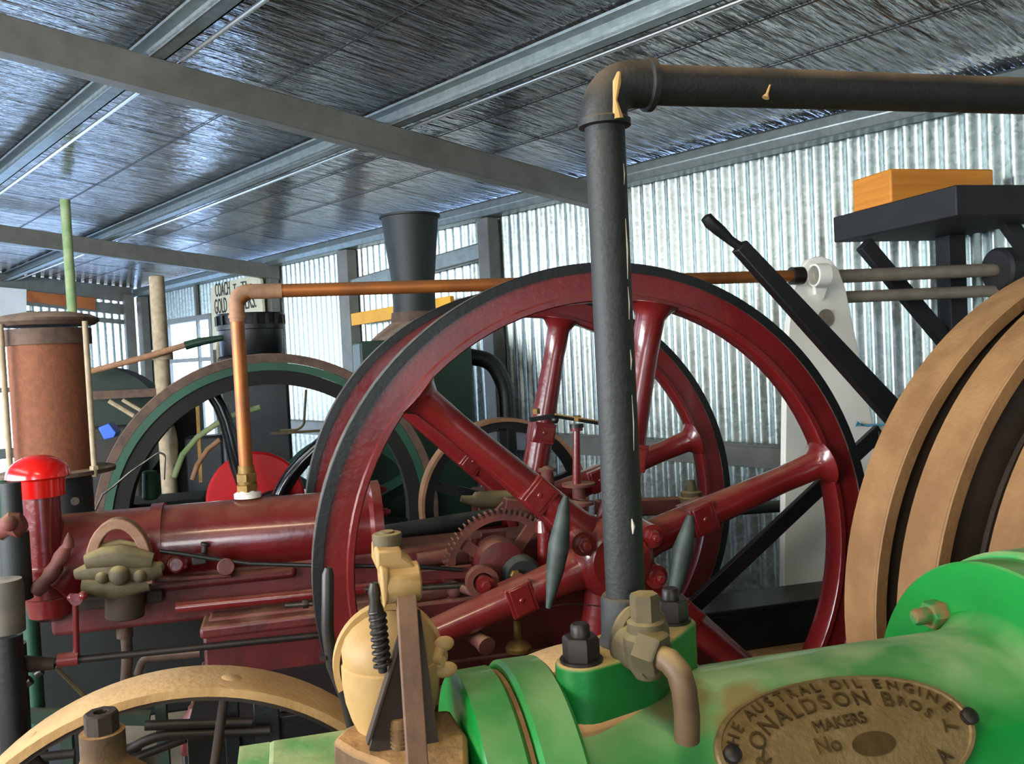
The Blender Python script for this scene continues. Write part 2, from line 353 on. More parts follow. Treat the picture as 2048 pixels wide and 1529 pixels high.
# eave girt, mid girt, sloping strut, posts
k += 1; m_ = M(); m_.prism([(0, 3.32, ZE-0.005), (0, 3.30, ZE+0.03), (0, 3.315, ZE+0.07), (0, 3.34, ZE+0.085), (0, 3.40, ZE+0.085), (0, 3.40, ZE-0.01)], 'l', R0, R1); struct(m_, 'trim_%d' % k, GALV, 0.004)
k += 1; m_ = M(); m_.box((R0+2.9, 3.335, 0.745), (R1, 3.405, 0.845)); m_.box((R0+2.9, 3.325, 0.838), (R1, 3.405, 0.846)); struct(m_, 'trim_%d' % k, GALVP, 0.002)
k += 1; m_ = M(); m_.bar((-5.5, 3.37, 1.825), (-4.02, 3.37, 1.905), 0.06, 0.10, (0, 1, 0)); struct(m_, 'trim_%d' % k, GALV, 0.01)
for r, w_ in ((-3.96, 0.10), (-5.535, 0.14), (-6.73, 0.14), (-3.05, 0.09), (-9.72, 0.14), (0.55, 0.1)):
    k += 1; struct(M().box((r-w_/2, 3.325, 0), (r+w_/2, 3.405, ZE-0.012)), 'trim_%d' % k, GALVP, 0.004)
# corrugated long wall, with the doorway to the yard
def corr(m_, r0, r1, z0, z1, s0, amp=0.0125, pitch=0.076, seg=8):
    n = max(1, int(round((r1-r0)/pitch*seg))); pv = None
    for i in range(n+1):
        r = r0+(r1-r0)*i/n; y = s0+amp*math.sin(2*PI*r/pitch)
        cur = (m_.bm.verts.new((r, y, z0)), m_.bm.verts.new((r, y, z1)))
        if pv: m_.bm.faces.new((pv[0], cur[0], cur[1], pv[1]))
        pv = cur
DR0, DR1, DZ = -9.15, -8.02, 1.75
m_ = M(); corr(m_, DR1, R1, 0.0, ZE+0.07, D); corr(m_, R0, DR0, 0.0, ZE+0.07, D); corr(m_, DR0, DR1, DZ, ZE+0.07, D)
struct(m_, 'wall_right', ZINC, ang=80)
m_ = M(); m_.box((DR1, 3.36, 0), (DR1+0.07, 3.44, DZ+0.05)); m_.box((DR0-0.07, 3.36, 0), (DR0, 3.44, DZ+0.05)); m_.box((DR0, 3.36, DZ), (DR1, 3.44, DZ+0.05)); m_.box((-8.37, 3.385, 0), (-8.335, 3.415, ZE)); m_.box((DR0, 3.385, 1.36), (DR1, 3.41, 1.40)); struct(m_, 'door_1', GALVP, 0.003)
# back wall: slatted steel strips with daylight between them, and its girts
m_ = M(); y = -2.4
while y < D-0.02:
    pv = None
    for i in range(6):
        t = i/5; p = (R0+0.012*math.sin(t*PI), y+0.046*t)
        cur = (m_.bm.verts.new((p[0], p[1], 1.2 if -0.6 < y < 2.7 else 0.0)), m_.bm.verts.new((p[0], p[1], zr(y)+0.085)))
        if pv: m_.bm.faces.new((pv[0], cur[0], cur[1], pv[1]))
        pv = cur
    y += 0.076
struct(m_, 'wall_back', ZINC, ang=80)
xb_ = R0+0.016
def backbar(pts, d0, d1, m__): return m__.prism([W.at(px, py, x=xb_) for px, py in pts], 'l', R0+0.014+d0, R0+0.014+d1)
for pts in ([(-90, 578), (262, 611), (262, 632), (-90, 598)], [(-90, 608), (262, 642), (262, 651), (-90, 618)]):
    k += 1; struct(backbar(pts, 0, 0.05, M()), 'trim_%d' % k, GALVP, 0.003)
for z0_, z1_ in ((1.15, 1.20), (0.5, 0.6)):
    k += 1; struct(M().box((R0+0.014, -2.4, z0_), (R0+0.07, 3.32, z1_)), 'trim_%d' % k, GALVP, 0.003)
k += 1; m_ = M(); m_.prism([(0, -2.5, zr(-2.5)-0.075), (0, 3.3, zr(3.3)-0.075), (0, 3.3, zr(3.3)+0.083), (0, -2.5, zr(-2.5)+0.083)], 'l', R0+0.015, R0+0.06); struct(m_, 'trim_%d' % k, GALVP, 0.003)
for s in (W.at(262, 700, x=R0+0.1).y, 0.9):
    k += 1; struct(M().box((R0+0.071, s-0.05, 0), (R0+0.14, s+0.05, zr(s)-0.001)), 'trim_%d' % k, GALVP, 0.003)

# unseen front and left walls, added to cut ambient light, with openings to daylight
m_ = M(); corr(m_, -0.4, R1, 0.0, zr(SL)+0.085, SL); corr(m_, -7.6, -0.4, 0.0, 0.95, SL, seg=4); corr(m_, -7.6, -0.4, 2.25, zr(SL)+0.085, SL, seg=4); corr(m_, R0, -7.6, 0.0, zr(SL)+0.085, SL, seg=4); struct(m_, 'added_wall_left', ZINC, ang=80)
m_ = M(); m_.prism([(0, -0.9, 0), (0, D, 0), (0, D, zr(D)+0.084), (0, -0.9, zr(-0.9)+0.084)], 'l', R1-0.02, R1); m_.prism([(0, SL, 2.1), (0, -0.9, 2.1), (0, -0.9, zr(-0.9)+0.084), (0, SL, zr(SL)+0.084)], 'l', R1-0.02, R1); m_.box((R1-0.02, -1.6, 0), (R1, -0.9, 2.1)); struct(m_, 'added_wall_front', ZINC)

# ================================================================== flywheels
def flywheel(parent, c, R, rim, width, hub, hublen, nsp, ph, r_sp, mats, name='flywheel', collar=True, lip=0.02, ax=1):
    "c: centre of the face nearest the camera; the wheel's axle runs along the frame's y. rim: radial depth"
    m_rim, m_edge, m_sp = mats; cl, ca, cz = c; d = Vector((0, 1, 0)); o = Vector(c)
    w = width; Ri = R-rim
    prof = [(0.0, R-0.020), (0.0, R-0.004), (0.004, R), (w-0.004, R), (w, R-0.004), (w, R-0.020)]
    # outer edge band (worn tread with its dark sides)
    f = M(); inner = [(0.007, R-0.022), (0.007, Ri+lip), (0.0, Ri+lip-0.004), (0.0, Ri+0.003), (0.004, Ri), (w-0.004, Ri), (w, Ri+0.003), (w, Ri+lip), (w-0.007, Ri+lip+0.004), (w-0.007, R-0.022)]
    f.lathe(inner, o, d, 96, closed=True); W_ = f.build(name, m_rim, parent)
    t = M(); t.lathe([(-0.0005, R-0.0245), (-0.0005, R-0.002), (0.003, R-0.0002), (0.003, R-0.0245)], o, d, 128, closed=True); t.build('wheel_edge', m_edge, W_)
    t = M(); t.lathe([(0.0035, R-0.0245), (0.0035, R), (w, R), (w, R-0.0245)], o, d, 128, closed=True); t.build('tread', TREAD if collar else m_edge, W_)
    h = M(); hc = o + d*(w/2-hublen/2)
    h.lathe([(0, 0.032), (0, hub*0.72), (0.012, hub*0.85), (hublen*0.3, hub), (hublen*0.7, hub), (hublen-0.012, hub*0.85), (hublen, hub*0.72), (hublen, 0.032)], hc, d, 40, closed=True)
    h.build('hub', m_sp, W_)
    for i in range(nsp):
        a = ph + i*2*PI/nsp; e = Vector((math.cos(a), 0, math.sin(a))); mid = o + d*w/2
        s_ = M(); Rr = Ri+0.004
        s_.tube([mid+e*hub*0.6, mid+e*(hub*1.25), mid+e*(Rr*0.45), mid+e*(Rr*0.8), mid+e*(Rr-0.035), mid+e*(Rr-0.012), mid+e*Rr],
                [r_sp*1.6, r_sp*1.32, r_sp*1.18, r_sp, r_sp*1.08, r_sp*1.5, r_sp*2.0], 20)
        if collar:
            b0, b1 = mid+e*(R*0.30), mid+e*(R*0.395)
            s_.bar(b0, b1, r_sp*2.45, r_sp*2.2, (0, 1, 0)); s_.bar(mid+e*(R*0.312), mid+e*(R*0.383), r_sp*2.54, r_sp*2.0, (0, 1, 0)); s_.cyl(mid+e*(R*0.35)-d*r_sp*1.34, mid+e*(R*0.35), 0.007)
        s_.build('spoke', m_sp, W_, 0.003 if collar else 0)
    return W_

# ================================================================== RED ENGINE
re = thing('stationary_engine', 'dark red oil engine with a pair of six-spoked flywheels behind the black pipe', 'engine', G, (0.3, 2.5, 0))
HL, HZ = 0.784, 0.766; RA0, RA1 = 2.101, 2.893; RW = 0.072
EDGE = BLACK; TREAD = mat('worn_steel_tread', '#8a8478', 0.4, 0.6, col2='#5c574e', ns=30)
p = g(1625, 935, 2.13); ph = math.atan2(p.z-HZ, p.x-HL)
flywheel(re, (HL, RA0, HZ), 0.75, 0.098, RW, 0.105, 0.17, 6, ph, 0.0355, (RED, EDGE, RED))
flywheel(re, (HL, RA1, HZ), 0.75, 0.098, RW, 0.105, 0.17, 6, ph, 0.0355, (RED, EDGE, RED))
M().cyl((HL, RA0-0.10, HZ), (HL, RA1+0.10, HZ), 0.034, seg=24).build('crankshaft', REDD, re)
# hub nuts and bosses on the near wheel
for px, py in ((1305, 1150), (1296, 1070), (1160, 1085)):
    m_ = M(); q = g(px, py, RA0-0.02); m_.cyl((q.x, RA0+0.05, q.z), (q.x, RA0-0.045, q.z), 0.034, 0.03); m_.bolt((q.x, RA0-0.045, q.z), (0, -1, 0), 0.018)
    m_.build('hub_bolt', RED, re)
# cylinder
CA, CZ, CR = 2.5, 0.835, 0.104
m_ = M(); m_.lathe([(0, 0.05), (0, CR-0.012), (0.008, CR), (0.8, CR), (0.81, 0.125), (0.835, 0.125), (0.835, 0.07)], (-0.60, CA, CZ), (1, 0, 0), 72)
cyl_ = m_.build('cylinder', RED, re)
for i in range(8):
    a = i*PI/4+0.3; M().bolt((0.235, CA+math.cos(a)*0.108, CZ+math.sin(a)*0.108), (1, 0, 0), 0.011).build('bolt', RED, cyl_)
m_ = M(); m_.lathe([(0, 0.112), (0.03, 0.112), (0.03, 0.106)], (-0.36, CA, CZ), (1, 0, 0), 60); m_.build('cylinder_band', RED, re)
# bed, guides and pedestal
q0, q1 = g(400, 1165, 2.42), g(400, 1225, 2.42)
m_ = M(); m_.box((-0.60, 2.41, q1.z-0.02), (0.75, 2.59, CZ-0.06)); m_.box((-0.45, 2.385, CZ-0.10), (0.0, 2.45, CZ-0.07)); m_.build('bed', REDD, re, 0.012)
m_ = M(); m_.tube([g(352, 1217, 2.36), g(640, 1188, 2.36), g(900, 1160, 2.36)], 0.0145, 20); m_.build('guide_bar', RED, re, label='polished dark red guide bar under the cylinder')
pz = g(520, 1228, 2.36).z
m_ = M(); l0, l1 = g(407, 1300, 2.3).x, 1.25
l1 = 0.84; m_.box((l0, 2.30, 0.44), (l1, 2.70, pz-0.01)); m_.box((l0-0.006, 2.29, pz-0.03), (l1+0.01, 2.71, pz)); m_.box((l0+0.01, 2.34, pz-0.02), (0.80, 2.66, q1.z)); m_.build('pedestal', REDD, re, 0.008)
m_ = M(); m_.box((l0-0.05, 2.16, 0.40), (l1+0.1, 2.84, 0.44)); m_.prism([(l0-0.03, 0, 0.44), (l1+0.05, 0, 0.44), (l1, 0, 0.50), (l0, 0, 0.50)], 'a', 2.27, 2.73); m_.build('base_plate', REDD, re, 0.006)
m_ = M(); m_.box((l0-0.05, 2.18, 0.0), (l1+0.1, 2.24, 0.40)); m_.box((l0-0.05, 2.76, 0.0), (l1+0.1, 2.82, 0.40)); m_.box((l0+0.2, 2.24, 0.2), (l0+0.3, 2.76, 0.39)); m_.build('skid', BLACK, re, 0.006)
m_ = M(); q = g(393, 1395, 2.22); m_.lathe([(0, 0.042), (0.03, 0.034), (0.045, 0.022), (0.055, 0.020)], (q.x, 2.22, 0.44), (0, 0, 1), 24); m_.build('foot_bolt', REDD, re)
# crank-case side frames and bearings
m_ = M()
for a0, a1 in ((2.28, 2.36), (2.66, 2.74)):
    m_.prism([(0.20, 0, 0.30), (1.15, 0, 0.30), (1.10, 0, 0.52), (0.95, 0, 0.66), (0.90, 0, HZ-0.05), (0.66, 0, HZ-0.05), (0.60, 0, 0.66), (0.30, 0, 0.66), (0.20, 0, 0.60)], 'a', a0, a1)
m_.build('side_frame', REDD, re, 0.008)
for a_ in (2.32, 2.70):
    b_ = M(); b_.box((HL-0.085, a_-0.05, HZ-0.06), (HL+0.085, a_+0.05, HZ-0.005)); b_.lathe([(0, 0.062), (0.1, 0.062)], (HL, a_-0.05, HZ), (0, 1, 0), 32); b_.box((HL-0.09, a_-0.045, HZ), (HL+0.09, a_+0.045, HZ+0.03))
    bb = b_.build('bearing', RUSTRED, re, 0.004)
    for dx in (-0.07, 0.07): M().bolt((HL+dx, a_, HZ+0.03), (0, 0, 1), 0.016).build('nut', RUSTRED, bb)
# long brown side rail behind the hub with its oil cap
q0, q1 = g(1270, 1015, 2.72), g(1450, 1012, 2.72)
m_ = M(); m_.bar((q0.x-0.12, 2.76, q0.z), (q1.x, 2.76, q1.z), 0.05, 0.055, (0, 1, 0)); m_.build('side_rail', RUSTRED, re, 0.006)
q = g(1383, 990, 2.74); m_ = M(); m_.lathe([(0, 0.045), (0.012, 0.045), (0.016, 0.036), (0.03, 0.036), (0.034, 0.02), (0.05, 0.016), (0.07, 0.012)], (q.x, q.y, q.z-0.02), (0, 0, 1), 28); m_.build('oil_cap', OLIVE, re)
# oil pots with their flat dusty lids
for i, (px, py, rr, a_) in enumerate(((1157, 972, 0.052, 2.62), (1094, 943, 0.030, 2.72), (1160, 1010, 0.04, 2.45))):
    q = g(px, py, a_); m_ = M(); m_.lathe([(0, 0.012), (0, rr), (0.008, rr), (0.010, rr*0.6), (0.016, 0.01)], q, (0, 0, 1), 32); m_.cyl((q.x, q.y, HZ-0.08), (q.x, q.y, q.z), 0.026, 0.02)
    m_.build('oil_pot', RUSTRED, re)
q0, q1 = g(1153, 972, 2.60), g(1153, 862, 2.60)
m_ = M(); m_.cyl(q0, q1, 0.013, 0.011); m_.lathe([(0, 0.02), (0.012, 0.02)], q1, (0, 0, 1), 20); m_.build('lubricator_stem', RED, re)
q1 = g(1153, 852, 2.60); m_ = M(); m_.lathe([(0, 0.022), (0.012, 0.022)], (q1.x, q1.y, q1.z-0.006), (0, 0, 1), 20)
m_.bar(g(1060, 840, 2.60), g(1110, 832, 2.60), 0.012, 0.014); m_.bar(g(1110, 832, 2.60), g(1240, 853, 2.60), 0.012, 0.014)
m_.ball(g(1110, 840, 2.59), 0.012); tb = m_.build('lubricator_bar', BLACK, re, label='black bar with brass nuts across the lubricators')
for px, py in ((1072, 828), (1154, 842)):
    q = g(px, py, 2.60); M().nut(q, (0, 0, 1), 0.013, 0.016).build('brass_nut', BRASS, tb)
M().bar(g(1110, 829, 2.59), g(1235, 848, 2.59), 0.014, 0.004).build('dusty_strip', CREAMD, tb)
# toothed gear
gc = g(1006, 1142, 2.30); gr = (gc-g(886, 1128, 2.30)).length; m_ = M(); prof = []
nt_ = 64
for i in range(nt_):
    for f_, rr in ((0.0, gr-0.012), (0.25, gr-0.012), (0.38, gr), (0.62, gr), (0.75, gr-0.012)):
        a = (i+f_)*2*PI/nt_; prof.append((rr*math.cos(a), rr*math.sin(a)))
fo = [m_.bm.verts.new((gc.x+x_, 2.29, gc.z+z_)) for x_, z_ in prof]; bo = [m_.bm.verts.new((gc.x+x_, 2.322, gc.z+z_)) for x_, z_ in prof]
n_ = len(prof); ir = gr-0.028
fi = [m_.bm.verts.new((gc.x+ir*math.cos(math.atan2(z_, x_)), 2.29, gc.z+ir*math.sin(math.atan2(z_, x_)))) for x_, z_ in prof]
bi = [m_.bm.verts.new((v.co.x, 2.322, v.co.z)) for v in fi]
m_._ring_faces(fo, bo); m_._ring_faces(bi, fi); m_._ring_faces(fi, fo); m_._ring_faces(bo, bi)
for i in range(4): 
    e = Vector((math.cos(i*PI/2+0.9), 0, math.sin(i*PI/2+0.9))); m_.bar(Vector((gc.x, 2.306, gc.z))+e*0.02, Vector((gc.x, 2.306, gc.z))+e*(ir+0.004), 0.014, 0.03)
m_.lathe([(0, 0.03), (0.05, 0.03)], (gc.x, 2.28, gc.z), (0, 1, 0), 24)
m_.build('gear_wheel', RUSTRED, re, ang=30)
# valve gear between the wheels
q = g(1002, 1130, 2.26); m_ = M(); m_.lathe([(0, 0.03), (0.01, 0.062), (0.04, 0.066), (0.09, 0.066)], (q.x, 2.24, q.z), (0, 1, 0), 32); m_.build('cam_boss', REDD, re, label='brown red cam boss in front of the gear wheel')
q = g(1042, 1152, 2.24); m_ = M(); m_.lathe([(0, 0.045), (0.015, 0.055), (0.05, 0.055)], (q.x, 2.215, q.z), (0, 1, 0), 28); dd = m_.build('governor_disc', DKGREY, re)
q = g(1030, 1150, 2.21); M().nut(q, (0, -1, 0), 0.014, 0.012).build('brass_nut', BRASS, dd)
q = g(963, 1163, 2.22); m_ = M(); m_.lathe([(0, 0.026), (0, 0.042), (0.03, 0.042), (0.03, 0.026)], (q.x, 2.20, q.z), (0, 1, 0), 32, closed=True); ec = m_.build('eccentric_ring', RUSTRED, re)
m_ = M(); m_.cyl((q.x+0.003, 2.23, q.z-0.003), (q.x+0.003, 2.185, q.z-0.003), 0.023); m_.nut((q.x+0.003, 2.185, q.z-0.003), (0, -1, 0), 0.013, 0.012); m_.build('pin', RED, ec)
m_ = M(); m_.bar(g(835, 1152, 2.24), g(945, 1143, 2.24), 0.02, 0.026, (0, 1, 0), h1=0.034); m_.bar(g(800, 1160, 2.24), g(840, 1152, 2.24), 0.018, 0.024, (0, 1, 0)); m_.build('eccentric_rod', REDD, re, 0.003)
m_ = M(); m_.tube([g(730, 1180, 2.26), g(845, 1176, 2.26), g(925, 1171, 2.26)], 0.008, 12); m_.build('valve_rod', STEEL, re)
m_ = M(); m_.tube([g(780, 1205, 2.3), g(850, 1192, 2.3), g(905, 1180, 2.3)], 0.016, 14); m_.ball(g(910, 1180, 2.28), 0.022); m_.tube([g(925, 1178, 2.25), g(945, 1185, 2.22), g(960, 1190, 2.21)], 0.011, 10); m_.build('rocker_link', RUSTRED, re)
m_ = M(); m_.tube([g(835, 1122, 2.4), g(900, 1112, 2.4), g(1000, 1100, 2.4)], 0.020, 16); m_.cyl(g(908, 1112, 2.36), g(945, 1108, 2.36), 0.026); m_.build('connecting_rod', RUSTRED, re, label='pinkish dusty connecting rod')
m_ = M(); q = g(950, 1098, 2.34); m_.box((q.x-0.02, q.y-0.02, q.z-0.03), (q.x+0.02, q.y+0.02, q.z+0.01)); m_.nut((q.x, q.y, q.z+0.01), (0, 0, 1), 0.016, 0.02); m_.nut(g(1018, 1098, 2.34), (0, 0, 1), 0.016, 0.02)
m_.box(g(968, 1075, 2.36)-Vector((0.01, 0.01, 0.08)), g(1010, 1060, 2.36)+Vector((0, 0.01, 0))); m_.build('bearing_nuts', REDD, re, 0.002)
m_ = M(); m_.tube([g(690, 1079, 2.75), g(778, 1068, 2.75), g(1000, 1033, 2.75)], 0.029, 18); m_.build('exhaust_branch', DKGREY, re, label='dark olive pipe running behind the toothed gear')
# olive pump body left of the hub
m_ = M(); pts = [g(922, 998, 2.62), g(945, 1002, 2.62), g(952, 1000, 2.62), g(990, 1000, 2.62), g(1035, 1000, 2.62), g(1085, 1010, 2.62)]
m_.tube(pts, [0.010, 0.016, 0.024, 0.028, 0.030, 0.030], 18); m_.build('feed_pump', OLIVE, re)
m_ = M(); m_.bar(g(995, 1025, 2.55), g(1010, 1008, 2.55), 0.02, 0.02); m_.bar(g(1008, 1008, 2.55), g(1085, 1018, 2.55), 0.05, 0.035); m_.build('bracket', RUSTRED, re, 0.003)
m_ = M(); m_.tube([g(1082, 1200, 2.28), g(1087, 1130, 2.28), g(1090, 1062, 2.28)], [0.020, 0.018, 0.021], 16); m_.tube([g(1088, 1062, 2.27), g(1085, 1040, 2.27)], [0.026, 0.018], 16); m_.build('stub_pipe', RED, re)
# lower fittings in front of the frame
m_ = M(); a, b = g(935, 1262, 2.2), g(970, 1290, 2.12); m_.tube([a, b], 0.020, 16); m_.tube([b, g(974, 1294, 2.11)], [0.023, 0.023], 16); m_.build('drain_stub', RUSTRED, re, label='dusty pink pipe end')
m_ = M(); q = g(1037, 1295, 2.2); m_.lathe([(0, 0.016), (0, 0.032), (0.01, 0.034), (0.02, 0.028), (0.03, 0.012), (0.08, 0.010), (0.085, 0.014)], (q.x, q.y, q.z-0.01), (0, 0, 1), 24); m_.build('oil_tap', BRASS, re)
# wire-hung spindle handles on the near wheel
for nm, pts, rr in (('spindle', [(1132, 992), (1128, 1015), (1118, 1090), (1110, 1140), (1102, 1190), (1097, 1217)], (0.006, 0.014, 0.026, 0.022, 0.012, 0.007)),
                ('spindle', [(1381, 1031), (1378, 1050), (1366, 1100), (1356, 1150), (1346, 1200), (1338, 1238)], (0.009, 0.015, 0.026, 0.021, 0.013, 0.008))):
    m_ = M(); m_.tube([g(x_, y_, 2.02) for x_, y_ in pts], rr, 20); m_.build(nm, mat('grey_turned_spindle', '#2c3531', 0.6, col2='#434c46', ns=20), re, label='dark grey tapered spindle tied to the wheel spoke')
m_ = M(); m_.tube([g(1100, 1214, 2.02), g(1140, 1208, 2.03), g(1190, 1212, 2.05), g(1210, 1214, 2.07)], 0.0015, 6); m_.build('tie_wire', STEEL, re); m_ = M(); m_.tube([g(1132, 996, 2.02), g(1160, 1002, 2.06), g(1190, 1003, 2.10)], 0.0015, 6); m_.build('tie_wire', STEEL, re); m_ = M(); m_.tube([g(1381, 1034, 2.02), g(1372, 1022, 2.06), g(1360, 1018, 2.10)], 0.0015, 6); m_.build('tie_wire', STEEL, re)
# air intake with bright red mushroom cap
ml = g(77, 958, 2.42); ia = 2.42
zt, zc, zb = g(73, 910, ia).z, g(73, 957, ia).z, g(82, 1137, ia).z
m_ = M(); m_.cyl((ml.x+0.004, ia, zb), (ml.x+0.004, ia, zc), 0.042, seg=36); z2 = g(90, 1240, ia).z
m_.lathe([(0, 0.054), (0.07, 0.054), (0.076, 0.048)], (ml.x+0.002, ia, zb-0.07), (0, 0, 1), 36)
m_.lathe([(z2, 0.030), (z2+0.012, 0.050), (zb-0.072, 0.056)], (ml.x+0.008, ia, 0), (0, 0, 1), 36); m_.cyl((ml.x+0.01, ia, zb-0.075), (-0.55, 2.48, CZ-0.03), 0.066, 0.08, seg=32)
ik = m_.build('air_intake', RED, re)
m_ = M(); rc = (g(140, 955, ia)-g(10, 955, ia)).length/2
prof = [(zc-0.045, 0.058), (zc-0.002, 0.060), (zc, rc-0.006), (zc+0.004, rc)] + [(zc+0.004+(zt-zc-0.004)*math.sin(t*PI/20), rc*math.cos(t*PI/20)) for t in range(1, 11)]
m_.lathe(prof, (ml.x, ia, 0), (0, 0, 1), 48); m_.build('mushroom_cap', REDB, ik, ang=50)
# magneto with its horseshoe magnet
am = 2.30; c0, c1 = g(186, 1150, am), g(296, 1150, am); cc = (c0+c1)/2; rr = (c1-c0).length/2; top = g(238, 1046, am).z
m_ = M(); pts = [(c0.x, am, c0.z-0.02)] + [(cc.x+rr*math.cos(t), am, c0.z+0.02+(top-c0.z-0.02)*math.sin(t)) for t in [PI-PI*i/14 for i in range(15)]] + [(c1.x, am, c1.z-0.02)]
A = []
for i, p_ in enumerate(pts):
    P_ = Vector(p_); t = (Vector(pts[min(i+1, len(pts)-1)])-Vector(pts[max(i-1, 0)])).normalized(); n = Vector((-t.z, 0, t.x))
    A.append([m_.bm.verts.new(P_+n*dn*0.0125+Vector((0, da_*0.02, 0))) for dn, da_ in ((-1, -1), (1, -1), (1, 1), (-1, 1))])
for u, v in zip(A, A[1:]): m_._ring_faces(u, v)
m_.bm.faces.new(A[0][::-1]); m_.bm.faces.new(A[-1])
mg = m_.build('magneto', mat('brown_magnet', '#7a5640', 0.6, col2='#8e6a50', ns=20, dust='#b09070', da=0.5), re, 0.003, label='brown horseshoe magnet of the magneto')
m_ = M(); q0 = g(160, 1150, am)
m_.tube([g(185, 1104, am), g(215, 1098, am), g(240, 1092, am), g(270, 1098, am), g(292, 1098, am)], 0.016, 12)
m_.tube([g(172, 1125, am-.02), g(205, 1116, am-.02), g(240, 1112, am-.02), g(275, 1118, am-.02), g(306, 1122, am-.02)], [0.018, 0.026, 0.028, 0.026, 0.018], 14)
m_.tube([g(150, 1150, am-.01), g(190, 1140, am-.01), g(250, 1140, am-.01), g(300, 1142, am-.01), g(325, 1140, am-.01)], [0.012, 0.026, 0.03, 0.026, 0.014], 14)
m_.tube([g(165, 1168, am), g(230, 1172, am), g(300, 1165, am)], [0.02, 0.035, 0.02], 14)
m_.ball(g(240, 1150, am-0.03), 0.026); m_.ball(g(205, 1155, am-0.03), 0.016); m_.ball(g(280, 1152, am-0.03), 0.017); m_.ball(g(318, 1135, am-0.01), 0.014)
m_.build('magneto_body', OLIVE, mg, label='dust-caked cream magneto body')
m_ = M(); m_.cyl(g(250, 1160, am+0.03), g(250, 1235, am+0.03), 0.045, seg=24); m_.box(g(150, 1225, 2.36), g(330, 1170, 2.42)); m_.build('magneto_bracket', TAND, mg, 0.004)
# knobbly spring lever beside the intake
m_ = M(); P_ = [(70, 1186), (82, 1172), (92, 1160), (104, 1146), (112, 1130), (122, 1115), (130, 1100), (136, 1090)]; al = 2.30
m_.tube([g(x_, y_, al) for x_, y_ in P_], [0.016, 0.02, 0.014, 0.019, 0.014, 0.018, 0.014, 0.01], 12); m_.tube([g(136, 1095, al), g(138, 1080, al), g(137, 1066, al)], [0.014, 0.011, 0.002], 10); m_.build('igniter_lever', RUSTRED, re, label='dusty brown knobbly lever beside the air intake')
# fuel pump box, cable, fittings on the cylinder side
m_ = M(); m_.box(g(344, 1142, 2.33), g(380, 1116, 2.40)); m_.cyl(g(352, 1130, 2.32), g(352, 1130, 2.40), 0.02); m_.build('pump_box', RED, re, 0.005)
m_ = M(); m_.box(g(384, 1132, 2.32), g(416, 1104, 2.37)); m_.cyl(g(408, 1108, 2.34), g(410, 1088, 2.34), 0.008); m_.cyl(g(410, 1092, 2.34), g(412, 1086, 2.34), 0.012); m_.build('fuel_valve', DSTEEL, re, 0.003)
m_ = M(); m_.cyl(g(452, 1135, 2.30), g(452, 1135, 2.42), 0.022); m_.bar(g(310, 1160, 2.38), g(465, 1150, 2.38), 0.03, 0.010); m_.build('bracket', REDD, re, 0.003)
m_ = M(); m_.tube([g(320, 1103, 2.31), g(360, 1108, 2.31), g(430, 1119, 2.31), g(500, 1128, 2.31), g(640, 1132, 2.27), g(760, 1133, 2.22), g(850, 1135, 2.22), g(925, 1141, 2.22)], 0.0055, 10); m_.build('control_cable', BLACK, re)
# side shaft, its arm and sleeve
sa = 2.24
m_ = M(); m_.tube([g(30, 1333, sa), g(640, 1271, sa)], 0.0085, 14); m_.build('side_shaft', DSTEEL, re)
m_ = M(); m_.tube([g(22, 1328, sa), g(34, 1330, sa), g(110, 1328, sa)], [0.018, 0.022, 0.013], 12); m_.build('shaft_end', TAND, re)
m_ = M(); m_.tube([g(116, 1322, sa), g(158, 1317, sa)], 0.0165, 16); m_.tube([g(153, 1312, sa), g(151, 1205, sa)], [0.0075, 0.0065], 12); m_.cyl(g(152, 1200, sa-.01), g(152, 1200, sa+0.05), 0.014); m_.ball(g(166, 1192, sa), 0.011); m_.ball(g(143, 1196, sa), 0.010); m_.build('shaft_arm', RED, re, label='thin red upright arm with a red sleeve')
m_ = M(); m_.cyl(g(570, 1212, 2.28), g(625, 1208, 2.28), 0.006); m_.nut(g(605, 1209, 2.28), (1, 0, 0), 0.012, 0.015); m_.build('adjuster_screw', STEEL, re)
# copper pipe: union on the cylinder, riser, elbow and the long horizontal run
ca = 2.5; b0 = g(492, 992, ca); x0 = (g(482, 700, ca).x+b0.x)/2
ZP = 1.499; cr_ = 0.0185
cp = M(); cp.tube(bend([(x0, ca, g(492, 950, ca).z), (x0, ca, ZP), (1.565, ca, ZP)], 0.055, 10), cr_, 24); cpo = cp.build('exhaust_pipe', COPPER, re, label='long copper pipe rising from the cylinder then running right')
m_ = M(); zq = g(492, 992, ca).z
m_.lathe([(0, 0.036), (0.012, 0.036), (0.016, 0.028), (0.02, 0.026)], (x0, ca, zq-0.005), (0, 0, 1), 28); m_.build('sealant_collar', WHITER, cpo)
m_ = M(); m_.nut((x0, ca, zq+0.012), (0, 0, 1), 0.030, 0.02); m_.lathe([(0, 0.025), (0.012, 0.025)], (x0, ca, zq+0.03), (0, 0, 1), 24); m_.nut((x0, ca, zq+0.04), (0, 0, 1), 0.029, 0.022); m_.lathe([(0, 0.022), (0.02, 0.021)], (x0, ca, zq+0.062), (0, 0, 1), 24); m_.build('union', BRASS, cpo)
m_ = M(); m_.tube(bend([(x0, ca, ZP-0.08), (x0, ca, ZP), (x0+0.12, ca, ZP)], 0.055, 10), 0.0205, 24); m_.lathe([(0, 0.0235), (0.008, 0.0235)], (x0, ca, ZP-0.07), (0, 0, 1), 24); m_.build('elbow', COPPERT, cpo)
m_ = M(); m_.lathe([(0, 0.022), (0.0, 0.028), (0.04, 0.028), (0.045, 0.022)], (1.565, ca, ZP), (1, 0, 0), 24); m_.build('coupling', DSTEEL, cpo)

